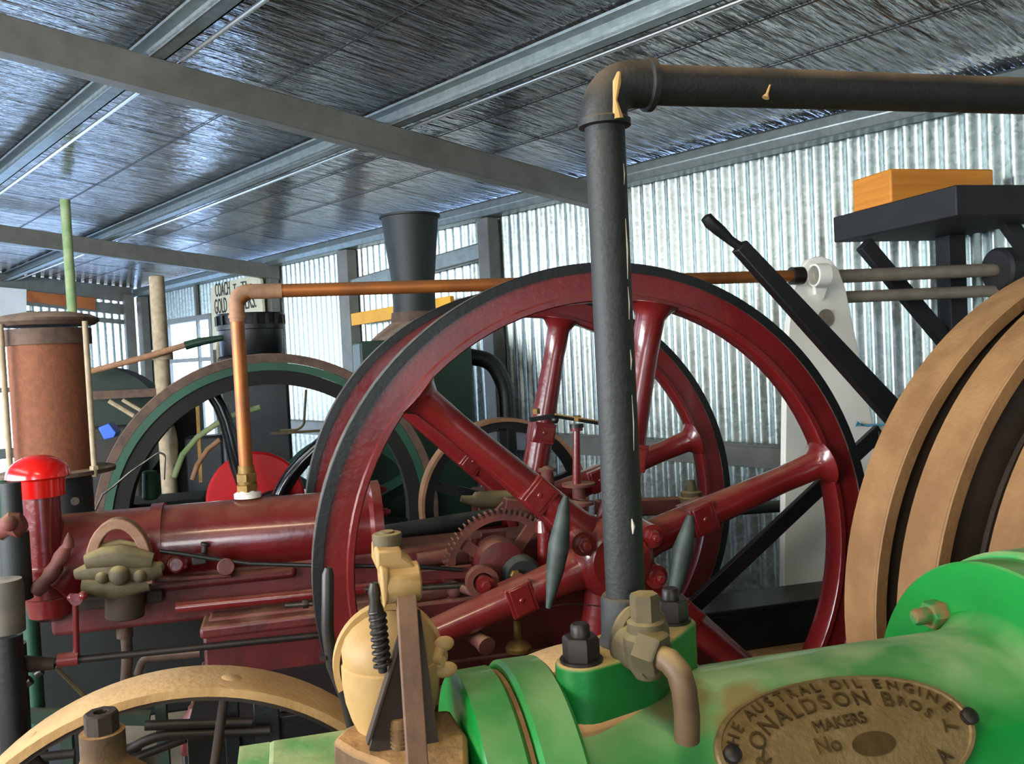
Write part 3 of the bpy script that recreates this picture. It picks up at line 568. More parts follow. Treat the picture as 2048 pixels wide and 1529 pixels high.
# ================================================================== GREEN ENGINE
ge = thing('oil_engine', 'bright green oil engine with a brass maker\'s plate in the foreground', 'engine', G, (0.6, 0.85, 0.0))
BA, BZ, BR = 0.85, 0.807, 0.143
FL = 0.783
m_ = M(); m_.lathe([(0.0, 0.05), (0.0, BR), (FL-0.20-0.03, BR), (FL-0.20-0.012, BR+0.004), (FL-0.20, BR+0.018)], (0.20, BA, BZ), (1, 0, 0), 96); m_.build('barrel', GREENB, ge)
m_ = M(); m_.lathe([(0, 0.10), (0, 0.2165), (0.003, 0.219), (0.045, 0.219), (0.048, 0.216), (0.048, 0.1)], (FL, BA, BZ), (1, 0, 0), 96); fl = m_.build('cylinder_flange', GREEN, ge)
q = G.at(1882, 1228, x=FL); a0_ = math.atan2(q.z-BZ, q.y-BA); rb = math.hypot(q.z-BZ, q.y-BA)
for i in range(4):
    a = a0_ - i*PI/2; m_ = M(); c = Vector((FL, BA+rb*math.cos(a), BZ+rb*math.sin(a)))
    m_.nut(c, (-1, 0, 0), 0.0185, 0.020); m_.lathe([(0, 0.0105), (0.016, 0.0105), (0.020, 0.008)], c+Vector((-0.02, 0, 0)), (-1, 0, 0), 18)
    m_.build('flange_bolt', DIRTYB, fl)
m_ = M(); m_.lathe([(0, 0.1), (0, 0.226), (0.25, 0.228), (0.25, 0.1)], (FL+0.049, BA, BZ), (1, 0, 0), 72); m_.box((FL+0.20, 0.58, 0.40), (2.25, 1.12, 0.78)); m_.build('crankcase', GREENR, ge, 0.006)
# ring flanges of the head
r1 = 0.1735
la, lb, lc_, ld = g(925, 1400, BA).x, g(1000, 1342, BA).x, g(1004, 1342, BA).x, g(1098, 1337, BA).x
m_ = M(); m_.lathe([(la-0.003, 0.05), (la-0.003, r1-0.004), (la, r1), (lb-0.004, r1+0.001), (lb, r1-0.004), (lb, 0.1)], (0, BA, BZ), (1, 0, 0), 96); m_.build('head_ring', GREEN, ge)
m_ = M(); m_.lathe([(lb+0.0005, 0.1), (lb+0.0005, r1-0.004), (lc_+0.003, r1-0.004), (lc_+0.003, 0.1)], (0, BA, BZ), (1, 0, 0), 72); m_.build('gasket', DUSTY, ge, label='dust-filled joint between the green rings')
m_ = M(); m_.lathe([(lc_+0.004, 0.1), (lc_+0.004, r1+0.001), (lc_+0.008, r1+0.005), (ld-0.004, r1+0.005), (ld, r1+0.001), (ld, 0.1)], (0, BA, BZ), (1, 0, 0), 96); m_.build('barrel_ring', GREEN, ge)
# head block, cap and dusty casting
zh = g(620, 1462, BA+0.09).z
m_ = M(); h0, h1 = g(534, 1500, BA).x-0.018, la; m_.box((h0, BA-0.13, 0.45), (h1, BA+0.10, zh)); m_.build('head_block', GREENR, ge, 0.022)
m_ = M(); e0 = g(484, 1490, BA-0.02).x; m_.box((e0-0.005, BA-0.06, g(510, 1525, BA-0.02).z), (h0+0.02, BA+0.02, g(510, 1490, BA+0.02).z)); m_.build('end_lug', GREENR, ge, 0.005)
zc1 = zh+0.028
m_ = M(); m_.prism([G.at(x_, y_, z=zc1) for x_, y_ in ((665, 1480), (690, 1455), (742, 1432), (900, 1418), (935, 1470), (940, 1600), (850, 1590), (810, 1552), (760, 1525), (705, 1505))], 'z', zh-0.10, zc1)
m_.build('valve_chest', DUSTY, ge, 0.005)
# lamp chimney (hood on a short funnel) and its wing nut
ca_ = G.at(788, 1452, z=zc1).y+0.008; cbx = g(788, 1450, ca_).x; z_b, z_t = zc1-0.002, g(780, 1222, ca_).z
rm_ = (g(888, 1380, ca_)-g(692, 1380, ca_)).length/2; hh = z_t-z_b
ax_ = Vector((0.0, 0, 1))
m_ = M(); m_.lathe([(0, rm_*0.74), (hh*0.10, rm_*0.84), (hh*0.25, rm_*0.94), (hh*0.42, rm_*0.99), (hh*0.56, rm_*0.99), (hh*0.575, rm_*0.95), (hh*0.60, rm_*0.96), (hh*0.70, rm_*0.97), (hh*0.80, rm_*0.88), (hh*0.88, rm_*0.72), (hh*0.95, rm_*0.46), (hh*0.99, rm_*0.1)], (cbx, ca_, z_b), ax_, 56)
ch = m_.build('lamp_chimney', CREAM, ge, ang=25)
m_ = M(); A = []; cn = Vector((cbx, ca_+0.012, z_b+hh*0.52))
for i in range(33):
    t = PI*(-0.12+1.24*i/32); A.append(cn + Vector((math.cos(t)*rm_*1.08, 0.0, math.sin(t)*(hh*0.50))))
B_ = []
for i, p_ in enumerate(A):
    o_ = (p_-cn).normalized(); B_.append([m_.bm.verts.new(p_+o_*u_*0.003+Vector((0, v_*0.007, 0))) for u_, v_ in ((-1, -1), (1, -1), (1, 1), (-1, 1))])
for u_, v_ in zip(B_, B_[1:]): m_._ring_faces(u_, v_)
m_.bm.faces.new(B_[0][::-1]); m_.bm.faces.new(B_[-1]); m_.build('chimney_hoop', CREAM, ch)
m_ = M(); q = g(868, 1318, ca_-0.02); m_.cyl((cbx+rm_*0.8, ca_-0.01, q.z), (q.x+0.01, ca_-0.02, q.z), 0.007)
m_.ball(g(888, 1288, ca_-0.02), 0.0085, 16, (1.2, 0.5, 0.9)); m_.ball(g(890, 1340, ca_-0.02), 0.0095, 16, (1.3, 0.5, 0.85)); m_.tube([g(880, 1294, ca_-0.02), g(872, 1315, ca_-0.02), g(880, 1337, ca_-0.02)], [0.005, 0.008, 0.005], 12); m_.cyl(g(868, 1318, ca_-0.02), g(886, 1322, ca_-0.03), 0.006, 0.004); m_.build('wing_nut', CREAM, ch)
# rocker knuckle, bolt, pushrod, triangular bracket, spring
ak = G.at(800, 1488, z=zc1).y-0.022
m_ = M(); q0, q1 = g(768, 1170, ak), g(841, 1164, ak)
m_.lathe([(0, 0.0165), (0.002, 0.0178), (q1.x-q0.x-0.002, 0.0178), (q1.x-q0.x, 0.0165)], (q0.x, ak+0.004, (q0.z+q1.z)/2), (1, 0, 0), 40)
m_.prism([g(752, 1100, ak), g(803, 1098, ak), g(806, 1112, ak), g(822, 1122, ak), g(836, 1138, ak), g(838, 1150, ak), g(764, 1160, ak), g(752, 1135, ak)], 'a', ak-0.006, ak+0.045)
m_.prism([g(757, 1128, ak), g(776, 1132, ak), g(775, 1190, ak), g(766, 1214, ak), g(760, 1170, ak)], 'a', ak-0.014, ak+0.02)
m_.build('rocker_knuckle', CREAM, ge, 0.003)
m_ = M(); q = g(776, 1100, ak+0.02); m_.lathe([(0, 0.0130), (0.0145, 0.0138), (0.016, 0.0128), (0.0162, 0.0072), (0.018, 0.0066)], (q.x, ak+0.022, q.z-0.001), (0, 0, 1), 24); m_.build('rocker_bolt', OLIVE, ge)
m_ = M(); m_.bar(g(811, 1180, ak-0.004), g(838, 1580, ak-0.065), 0.0175, 0.012, (1, 0, 0)); m_.build('push_rod', mat('rusty_flat_bar', '#6a4c34', 0.75, col2='#523a2a', ns=18, bump=0.3, dust='#a58a66', da=0.4), ge, 0.001)
m_ = M(); m_.prism([g(818, 1212, ak+.03), g(835, 1212, ak+.03), g(875, 1500, ak+.03), g(735, 1486, ak+.03), g(775, 1330, ak+.03), g(806, 1240, ak+.03)], 'a', ak+0.012, ak+0.018)
m_.bar(g(818, 1215, ak+0.01), g(735, 1484, ak+0.01), 0.016, 0.002, (0, 1, 0)); m_.build('rocker_bracket', TAND, ge, label='dark triangular bracket of the rocker')  # dark colour stands for the shadow the bracket is in
m_ = M(); m_.helix(g(754, 1222, ak+0.008), g(765, 1335, ak+0.008), 0.0068, 0.0018, 8.5); m_.build('valve_spring', DSTEEL, ge)
m_ = M(); m_.tube([g(748, 1166, ak+0.008), g(749, 1185, ak+0.008), g(750, 1200, ak+0.008), g(752, 1222, ak+0.008), g(766, 1345, ak+0.008)], [0.0035, 0.006, 0.0045, 0.007, 0.004], 12); m_.build('valve_stem', DSTEEL, ge)
m_ = M(); q = G.at(800, 1496, z=zc1); m_.lathe([(-0.03, 0.0075), (0.024, 0.008), (0.027, 0.006)], q, (0, 0, 1), 14)
for i in range(5): m_.lathe([(0, 0.009), (0.002, 0.009)], q+Vector((0, 0, 0.002+i*0.004)), (0, 0, 1), 14)
m_.nut(q+Vector((0, 0, -0.018)), (0, 0, 1), 0.0165, 0.014, 4); m_.build('chest_stud', DUSTY, ge)
# hand lever standing left of the lamp
m_ = M(); m_.tube([g(657, 1136, 0.98), g(656, 1150, 0.98), g(655, 1260, 0.98), g(664, 1330, 0.98), g(694, 1400, 0.98), g(712, 1470, 0.98)], [0.004, 0.0066, 0.0068, 0.0068, 0.0075, 0.0085], 14); m_.box(g(640, 1320, 0.98)+Vector((0, -0.006, 0)), g(652, 1309, 0.98)+Vector((0, 0.006, 0))); m_.build('hand_lever', DSTEEL, ge)
# exhaust: pad, studs, socket, pipe, elbow, long run
pa = 0.85; xp = 0.3465 ; xp = (g(1213, 300, pa).x+g(1248, 1150, pa).x)/2
zp0 = g(1250, 1330, pa).z; zs = g(1245, 1190, pa).z
s1, s2 = g(1163, 1322, 0.815), g(1346, 1300, 0.895)
pad = []
import mathutils
cs = [(s1.x, s1.y, 0.026), (xp, pa, 0.040), (s2.x, s2.y, 0.026)]
pp = [(c[0]+c[2]*math.cos(t*PI/10), c[1]+c[2]*math.sin(t*PI/10)) for c in cs for t in range(20)]
hull = mathutils.geometry.convex_hull_2d([Vector(p_) for p_ in pp]); pad = [(pp[i][0], pp[i][1], 0) for i in hull]
zpad = s1.z
m_ = M(); m_.prism(pad, 'z', BZ+0.08, zpad); m_.build('exhaust_pad', PADG, ge, 0.003)
big = [(xp+(p_[0]-xp)*1.07, pa+(p_[1]-pa)*1.07, 0) for p_ in pad]; M().prism(big, 'z', BZ+0.08, zpad-0.052).build('pad_fillet', CREAMD, ge, 0.006)
for s_ in (s1, s2):
    m_ = M(); m_.bolt((s_.x, s_.y, zpad), (0, 0, 1), 0.0185, 0.022, 0.012); m_.build('stud_nut', DSTEEL, ge, label='black hexagonal stud nut beside the pipe')
m_ = M(); m_.lathe([(zpad-0.004, 0.034), (zpad+0.006, 0.027), (zs-0.004, 0.0262), (zs, 0.0240), (zs, 0.018)], (xp, pa, 0), (0, 0, 1), 40); m_.build('pipe_socket', BLACKP, ge)
zt_ = 1.56; zt_ = g(1500, 176, pa).z; pr = 0.0203
m_ = M(); m_.tube(bend([(xp, pa, zpad), (xp, pa, zt_), (1.9, pa, zt_-0.0)], 0.03, 8), pr, 40); ep = m_.build('exhaust_pipe', BLACKP, ge, label='thick black exhaust pipe rising then turning right')
m_ = M(); zc_ = g(1212, 248, pa).z; xc_ = g(1295, 160, pa).x
pts = [(xp, pa, zc_), (xp, pa, zt_-0.031)]+[(xp+0.031-0.031*math.cos(t*PI/20), pa, zt_-0.031+0.031*math.sin(t*PI/20)) for t in range(1, 11)]+[(xc_, pa, zt_)]
m_.tube(pts, 0.0235, 40); m_.lathe([(0, 0.022), (0.001, 0.0265), (0.007, 0.0265), (0.009, 0.0235)], (xp, pa, zc_-0.004), (0, 0, 1), 36); m_.lathe([(0, 0.0235), (0.002, 0.0268), (0.008, 0.0268), (0.009, 0.022)], (xc_-0.004, pa, zt_), (1, 0, 0), 36); el = m_.build('elbow', BLACKP, ep)
m_ = M(); m_.tube([g(1238, 145, pa-0.0215), g(1234, 165, pa-0.0235), g(1230, 200, pa-0.0235), g(1236, 238, pa-0.0235)], [0.002, 0.0045, 0.0022, 0.006], 8); m_.build('bird_dropping', CREAM, el); m_ = M(); m_.tube([g(1540, 170, pa-0.020), g(1534, 188, pa-0.0203), g(1531, 196, pa-0.0203)], [0.001, 0.0016, 0.004], 8); m_.build('bird_dropping', CREAM, el)
m_ = M(); zz = [0.02*i for i in range(24)]
for i, (py0, py1, w_) in enumerate(((330, 372, 0.0007), (440, 560, 0.0011), (575, 640, 0.0008), (700, 740, 0.0010), (790, 900, 0.0007), (1035, 1065, 0.0022))):
    px_ = 1241+(py0-300)*0.034 + (0 if i < 5 else -10); px2 = 1241+(py1-300)*0.034 + (0 if i < 5 else -9)
    def on(px, py):
        p_ = g(px, py, pa-0.01); dx = p_.x-xp; return Vector((p_.x, pa-math.sqrt(max(0, pr*pr-dx*dx))-0.0001, p_.z))
    mid_ = on((px_+px2)/2+1.5, (py0+py1)/2); m_.tube([on(px_, py0), mid_, on(px2, py1)], [w_*0.3, w_, w_*0.3], 6)
m_.build('paint_chips', CREAMW, ep, kind='stuff')
# drain cock in front of the socket
ad = 0.785
m_ = M(); q = g(1262, 1322, ad+0.02); dcx = q.x
m_.lathe([(0, 0.016), (0, 0.036), (0.006, 0.038), (0.012, 0.034), (0.016, 0.018)], (xp+0.002, pa-0.020, g(1262, 1312, ad).z), Vector((0.35, -1, 0)), 36); m_.build('cock_flange', OLIVE, ge)
q1 = g(1292, 1262, ad)
m_ = M(); m_.lathe([(-0.045, 0.012), (-0.03, 0.021), (-0.005, 0.0225), (0, 0.0185)], (q1.x, ad, q1.z), (0, 0, 1), 30)
m_.lathe([(0, 0.018), (0.010, 0.018), (0.012, 0.015)], (q1.x, ad, q1.z-0.001), (0, 0, 1), 30); m_.nut((q1.x, ad, q1.z+0.011), (0, 0, 1), 0.0145, 0.025)
m_.cyl((q1.x-0.006, ad+0.03, q1.z-0.022), (q1.x+0.004, ad-0.012, q1.z-0.026), 0.022, 0.019, 28); ck = m_.build('drain_cock', OLIVE, ge)
nd = Vector((0.62, -0.75, -0.18)); c_ = Vector(g(1305, 1305, ad-0.018)); m_ = M(); m_.nut(c_-nd*0.012, nd, 0.0215, 0.022); m_.build('cock_nut', OLIVE, ck)
m_ = M(); e_ = [g(1312, 1312, ad-0.025), g(1338, 1322, ad-0.035), g(1358, 1346, ad-0.045), g(1368, 1380, ad-0.048), g(1374, 1430, ad-0.046), g(1374, 1480, ad-0.042)]
cur = []
for i in range(len(e_)-1):
    for t in (0, 0.5): cur.append(e_[i].lerp(e_[i+1], t))
cur.append(e_[-1]); m_.tube(cur, [0.0105, 0.0112, 0.0118, 0.0118]+[0.0118]*(len(cur)-4), 22); m_.build('drain_spout', mat('brown_drain_pipe', '#54402c', 0.55, 0.2, col2='#6a5238', ns=16, dust='#b09462', da=0.8), ck)
# brass maker's plate wrapped on the barrel
def hit(px, py, R):
    o_ = Vector((0, 0, EYE)); r = FWD+RIGHT*(px-CX)/F-UP*(py-CY)/F
    ox, oy, oz = 0.0, -BA, EYE-BZ; dx, dy, dz = r.dot(G.x), r.dot(G.y), r.z
    A_ = dy*dy+dz*dz; B_ = 2*(oy*dy+oz*dz); C_ = oy*oy+oz*oz-R*R; t = (-B_-math.sqrt(max(0, B_*B_-4*A_*C_)))/(2*A_)
    return dx*t, math.atan2(oz+dz*t, oy+dy*t)
RP = BR+0.0045
lcn, pcn = hit(1691, 1476, RP); lL, _ = hit(1426, 1500, RP); lR, _ = hit(1955, 1455, RP); _, pT = hit(1690, 1352, RP)
HU = (lR-lL)/2; lcn = (lL+lR)/2; HV = (pcn-pT)*RP
print('PLATE', lcn, pcn, HU, HV)
def onb(u, v, h=0.0):
    a = pcn - v/RP; R = RP+h
    return (lcn+u, BA+R*math.cos(a), BZ+R*math.sin(a))
m_ = M(); rings = []
for rr, h in ((1.0, -0.006), (1.0, 0.0), (0.985, 0.0022), (0.955, 0.0022), (0.945, 0.0), (0.75, 0), (0.5, 0), (0.25, 0)):
    rings.append([m_.bm.verts.new(onb(HU*rr*math.cos(t*PI/48), HV*rr*math.sin(t*PI/48), h)) for t in range(96)])
for A, B in zip(rings, rings[1:]): m_._ring_faces(A, B)
m_.bm.faces.new(rings[-1]); pl = m_.build('name_plate', PLATE, ge)
m_ = M()
def arc_text(txt, au, av, t0, t1, size, flip=False, sizes=None):
    n = len(txt); K = 400; ts = [math.radians(t0+(t1-t0)*k/K) for k in range(K+1)]; cum = [0.0]
    for k in range(K): cum.append(cum[-1]+math.hypot(au*(math.cos(ts[k+1])-math.cos(ts[k])), av*(math.sin(ts[k+1])-math.sin(ts[k]))))
    wd_ = [(sizes[i] if sizes else size)*(0.45 if c in ' I' else 1.1 if c in 'MNO' else 0.9) for i, c in enumerate(txt)]; tot = sum(wd_)-wd_[0]/2-wd_[-1]/2; acc = -wd_[0]/2
    for i, chh in enumerate(txt):
        pos = (acc+wd_[i]/2)/tot*cum[-1]; acc += wd_[i]
        if chh == ' ': continue
        kk = min(range(K+1), key=lambda k: abs(cum[k]-pos)); t = ts[kk]
        cu, cv = au*math.cos(t), av*math.sin(t)
        tx, ty = au*math.sin(t), -av*math.cos(t)
        if flip: tx, ty = -tx, -ty
        ln = math.hypot(tx, ty); tx, ty = tx/ln, ty/ln; nx, ny = -ty, tx
        sz = sizes[i] if sizes else size
        vs, fs = glyph(chh, sz, 0.0009)
        add_geo(m_, vs, fs, lambda x, y, z: onb(cu+tx*x+nx*(y-sz*0.35), cv+ty*x+ny*(y-sz*0.35), 0.0004+z+0.0009))
arc_text('THE AUSTRAL OIL ENGINE', HU*0.87, HV*0.84, 178, 12, 0.0165); m_.build('lettering', PLATED, pl, ang=30); m_ = M()
arc_text('RONALDSON BROS', HU*0.70, HV*0.57, 190, 14, 0.023, sizes=[0.0235]*11+[0.016]*3); m_.build('lettering', PLATED, pl, ang=30); m_ = M()
def line_text(txt, cu, cv, size, sl=0.0):
    vs, fs = glyph(txt, size, 0.0009); add_geo(m_, vs, fs, lambda x, y, z: onb(cu+x, cv+y+sl*x, 0.0004+z+0.0009))
line_text('MAKERS', -0.003, HV*0.14, 0.0165, 0.03); m_.build('lettering', PLATED, pl, ang=30); m_ = M(); line_text('No', -0.026, -HV*0.16, 0.021); m_.build('lettering', PLATED, pl, ang=30); m_ = M()
arc_text('BALLARAT', HU*0.80, HV*0.78, 205, 352, 0.022, True)
m_.build('lettering', PLATED, pl, ang=30)
m_ = M(); m_.bm.faces.new([m_.bm.verts.new(onb(0.022+0.024*math.cos(t*PI/12), -HV*0.15+0.0115*math.sin(t*PI/12), 0.0008)) for t in range(24)]); m_.build('number_oval', PLATED, pl)
for px, py in ((1936, 1436), (1463, 1512)):
    l_, a_ = hit(px, py, RP); c = Vector((l_, BA+RP*math.cos(a_), BZ+RP*math.sin(a_))); M().lathe([(-0.003, 0.0085), (0.006, 0.0085), (0.0085, 0.005)], c, Vector((0, math.cos(a_), math.sin(a_))), 18).build('plate_screw', DSTEEL, pl)
# engine foot down to the trolley
m_ = M(); m_.prism([(0.15, 0.72, 0), (0.15, 0.98, 0), (0.8, 0.98, 0), (0.8, 0.72, 0)], 'z', 0.42, 0.72); m_.box((0.0, 0.62, 0.36), (2.2, 1.08, 0.42)); m_.build('engine_foot', GREENR, ge, 0.006)
# its two broad rusty flywheels on the far side
TL, TZ, TR = 1.783, 0.736, 0.72
tw = mat('dusty_flywheel_rim', '#785430', 0.72, col2='#8c663e', ns=7, bump=0.35, bs=90, dust='#b08a5c', da=0.4, stretch=(1, 1, 1))
for nm, a_n, w_ in (('a', 1.456, 0.096), ('b', 1.304, 0.092)):
    flywheel(ge, (TL, a_n, TZ), TR, 0.11, w_, 0.10, 0.11, 6, 0.4, 0.035, (TAND, tw, TAND), collar=False)  # side faces coloured dark for the shade on them, treads tan
flywheel(ge, (TL, 1.15, TZ-0.0), 0.671, 0.09, 0.10, 0.10, 0.11, 6, 0.2, 0.03, (TAND, tw, TAND), name='belt_pulley', collar=False)
M().cyl((TL, 0.45, TZ), (TL, 1.60, TZ), 0.04, seg=24).build('crankshaft', TAND, ge)

# ================================================================== trolley with cream-rimmed wheels under the green engine
tr = thing('trolley', 'low trolley with cream iron hoop wheels under the green engine', 'trolley', G, (0.2, 1.2, 0))
M().box((-0.35, 0.55, 0.30), (2.3, 1.15, 0.36)).build('deck', TAND, tr, 0.004)
def hoop(c, R, w, rt):
    cl, ca, cz = c; m_ = M(); m_.lathe([(0, R-rt), (0, R-0.001), (0.002, R), (w-0.002, R), (w, R-0.001), (w, R-rt)], (cl, ca, cz), (0, 1, 0), 96, closed=True); h_ = m_.build('wheel', CREAMD, tr)
    m_ = M(); m_.lathe([(0.006, R-rt-0.008), (0.006, R-rt+0.001), (w-0.006, R-rt+0.001), (w-0.006, R-rt-0.008)], (cl, ca, cz), (0, 1, 0), 96, closed=True); m_.build('wheel_tyre', TAND, h_)
    m_ = M(); m_.lathe([(-0.04, 0.02), (-0.04, 0.05), (w+0.04, 0.06), (w+0.04, 0.02)], (cl, ca, cz), (0, 1, 0), 28, closed=True); m_.build('wheel_hub', CREAMD, h_)
    for i in range(8):
        a = i*PI/4+0.2+PI/8; e = Vector((math.cos(a), 0, math.sin(a))); M().tube([Vector((cl, ca+w/2, cz))+e*0.045, Vector((cl, ca+w/2, cz))+e*(R-rt-0.005)], 0.008, 10).build('wheel_spoke', TAND, h_)
    for a in (78, 122): 
        e = Vector((math.cos(math.radians(a)), 0, math.sin(math.radians(a)))); M().lathe([(0, 0.016), (0.0015, 0.014)], Vector((cl, ca+w*0.45, cz))+e*(R-0.0005), e, 18).build('rivet', CREAMD, h_)
wl = (-0.194, 1.425, 0.406); hoop(wl, 0.406, 0.108, 0.014)
q = g(1180, 1303, 1.47); hoop((q.x, 1.425, 0.406), q.z-0.406, 0.108, 0.014)
m_ = M(); m_.cyl((wl[0], 0.3, 0.2), (wl[0], 1.2, 0.2), 0.02); m_.cyl((wl[0], 1.15, 0.406), (wl[0], 1.55, 0.406), 0.02); m_.cyl((q.x, 1.15, 0.406), (q.x, 1.55, 0.406), 0.02); m_.box((wl[0]-0.03, 1.12, 0.2), (wl[0]+0.03, 1.18, 0.43)); m_.box((q.x-0.03, 1.12, 0.2), (q.x+0.03, 1.18, 0.43)); m_.build('axle', TAND, tr)
# dust-coloured fitting standing at lower left (its hub is out of the picture)
ff = thing('grease_fitting', 'tan bottle-shaped casting with a hollow nut top inside the cream hoop wheel', 'fitting', G, (g(200, 1480, 1.25).x, 1.25, 0))
q = g(203, 1445, 1.25); m_ = M(); m_.lathe([(0.0, 0.075), (q.z-0.10, 0.07), (q.z-0.075, 0.055), (q.z-0.055, 0.032), (q.z-0.045, 0.028), (q.z-0.012, 0.028)], (q.x, 1.25, 0), (0, 0, 1), 32); bo_ = m_.build('body', DUSTY, ff)
m_ = M(); m_.lathe([(0, 0.010), (0, 0.0215), (0.034, 0.0215), (0.036, 0.019), (0.036, 0.010), (0.02, 0.0095)], (q.x, 1.25, q.z-0.022), (0, 0, 1), 8, closed=True); m_.build('hollow_nut', TAND, ff)

# ================================================================== BACKGROUND MACHINES
# green-rimmed flywheel engine behind the copper pipe
bw = thing('flywheel_engine', 'dark green engine with a large brown and green rimmed wheel behind the copper pipe', 'engine', G, (-0.076, 3.9, 0))
WC = Vector((-0.076, 3.68, 0.673)); WR = 0.672
m_ = M(); m_.lathe([(0, WR-0.036), (0, WR-0.003), (0.003, WR), (0.117, WR), (0.12, WR-0.003), (0.12, WR-0.036)], WC, (0, 1, 0), 110, closed=True); fw = m_.build('flywheel', RUSTD, bw, label='brown tread of the large wheel')
m_ = M(); m_.lathe([(-0.001, WR-0.068), (-0.001, WR-0.037), (0.119, WR-0.037), (0.119, WR-0.068)], WC, (0, 1, 0), 110, closed=True); m_.build('green_band', MGREEN, fw)
m_ = M(); m_.lathe([(0.004, WR-0.125), (0.004, WR-0.0685), (0.116, WR-0.0685), (0.116, WR-0.125)], WC, (0, 1, 0), 110, closed=True)
m_.lathe([(-0.04, 0.03), (-0.04, 0.10), (0.16, 0.10), (0.16, 0.03)], WC, (0, 1, 0), 32, closed=True); m_.build('wheel_web', mat('dark_web', '#0b0907', 0.9, col2='#110e0a', ns=9), fw)  # near-black brown inner ring and hub
for i in range(6):
    a0 = i*PI/3+1.31; pts = []
    for k_ in range(9):
        t = k_/8; rr = 0.07+(WR-0.125-0.05)*t; a = a0-0.6*math.sin(t*PI*0.5)+0.2*t; pts.append(WC+Vector((rr*math.cos(a), 0.06, rr*math.sin(a))))
    M().tube(pts, [0.034-0.008*k_/8 for k_ in range(9)], 14).build('spoke', GLOSSB, fw)
q = g(512, 1000, 3.84); m_ = M(); m_.lathe([(0, 0.03), (0, 0.19), (0.01, 0.2), (0.03, 0.2)], (q.x, 3.84, g(512, 1000, 3.84).z), (0, 1, 0), 48); m_.build('drive_disc', REDDISC, bw, label='bright red disc behind the wheel')
m_ = M(); m_.cyl((WC.x, 3.6, WC.z), (WC.x, 4.1, WC.z), 0.03); m_.box((-0.5, 3.95, 0.0), (0.35, 4.12, 0.62)); m_.box((-0.85, 3.9, 0), (-0.35, 4.2, 0.75)); m_.build('engine_body', mat('blackish_green', '#16211c', 0.6, col2='#0e1512', ns=6), bw, 0.02)  # body in blackish green
for nm, pts, r_, mt in (('drive_belt', [(348, 955), (365, 910), (395, 875), (430, 850), (470, 830), (520, 815)], 0.018, PGREEN),
                    ('hose', [(385, 960), (395, 930), (415, 900), (440, 880)], 0.016, COPPERT)):
    m_ = M(); m_.tube([g(x_, y_, 3.82) for x_, y_ in pts], r_*0.7, 10); m_.build(nm, mt, bw)
m_ = M(); m_.ball(g(347, 890, 3.85), 0.05, 20, (0.35, 0.35, 1.7)); m_.build('oil_tank', WOODP, bw)
m_ = M(); m_.box(g(298, 1000, 3.85), g(320, 945, 3.95)); m_.cyl(g(300, 1000, 3.82), g(300, 942, 3.82), 0.03); m_.build('fuel_cup', MGREEN, bw, 0.01)
m_ = M(); m_.tube(bend([g(225, 975, 3.60), g(260, 945, 3.60), g(318, 905, 3.60), g(330, 910, 3.60), g(328, 960, 3.60)], 0.02), 0.004, 8); m_.build('wire', STEEL, bw)
m_ = M(); m_.tube([g(182, 1040, 3.55), g(205, 990, 3.6), g(225, 975, 3.60)], 0.004, 8); m_.build('wire', STEEL, bw)
# second engine block: black hopper tank with ribs
hp = thing('hopper_engine', 'black ribbed hopper on a dark engine body just behind the green-rimmed wheel', 'engine', G, (0.0, 4.75, 0))
q0, q1 = g(437, 700, 4.7), g(570, 700, 4.7); hc_ = (q0+q1)/2; hr = (q1-q0).length/2; ztp, zmd, zbt = g(500, 628, 4.7).z, g(500, 655, 4.7).z, g(500, 712, 4.7).z
m_ = M(); m_.lathe([(zbt, hr*0.9), (zbt+0.01, hr*0.95), (zmd-0.015, hr*0.97), (zmd-0.012, hr*1.03), (zmd+0.012, hr*1.03), (zmd+0.015, hr*0.97), (ztp-0.01, hr), (ztp, hr*1.02), (ztp, hr*0.9), (zmd, hr*0.85)], (hc_.x, 4.7, 0), (0, 0, 1), 40, closed=False); tk = m_.build('hopper', BLACK, hp)
for i in range(10):
    a = PI+ i*PI/9; e = Vector((math.cos(a), math.sin(a), 0)); m_ = M(); m_.bar(Vector((hc_.x, 4.7, zmd+0.01))+e*hr*1.0, Vector((hc_.x, 4.7, ztp-0.01))+e*hr*1.0, 0.012, 0.02, (-e.y, e.x, 0)); m_.build('rib', BLACK, tk)
m_ = M(); m_.box((hc_.x-0.16, 4.55, 0), (hc_.x+0.17, 4.85, zbt+0.001)); m_.box((hc_.x-0.36, 4.76, 0), (hc_.x-0.17, 4.9, 0.95)); m_.build('engine_body', mat('blackish_iron', '#15191b', 0.5, col2='#1e2426', ns=8), hp, 0.015)  # body in blackish grey
m_ = M(); m_.bar(g(395, 812, 4.5), g(402, 965, 4.5), 0.016, 0.016); m_.build('brass_rail', BRASS, hp)
m_ = M(); m_.tube(bend([g(612, 780, 4.5), g(608, 850, 4.5), g(596, 860, 4.5), g(560, 862, 4.5)], 0.02), 0.006, 8); m_.bar(g(540, 868, 4.48), g(640, 862, 4.48), 0.02, 0.012); m_.build('bracket_rail', OLIVE, hp)
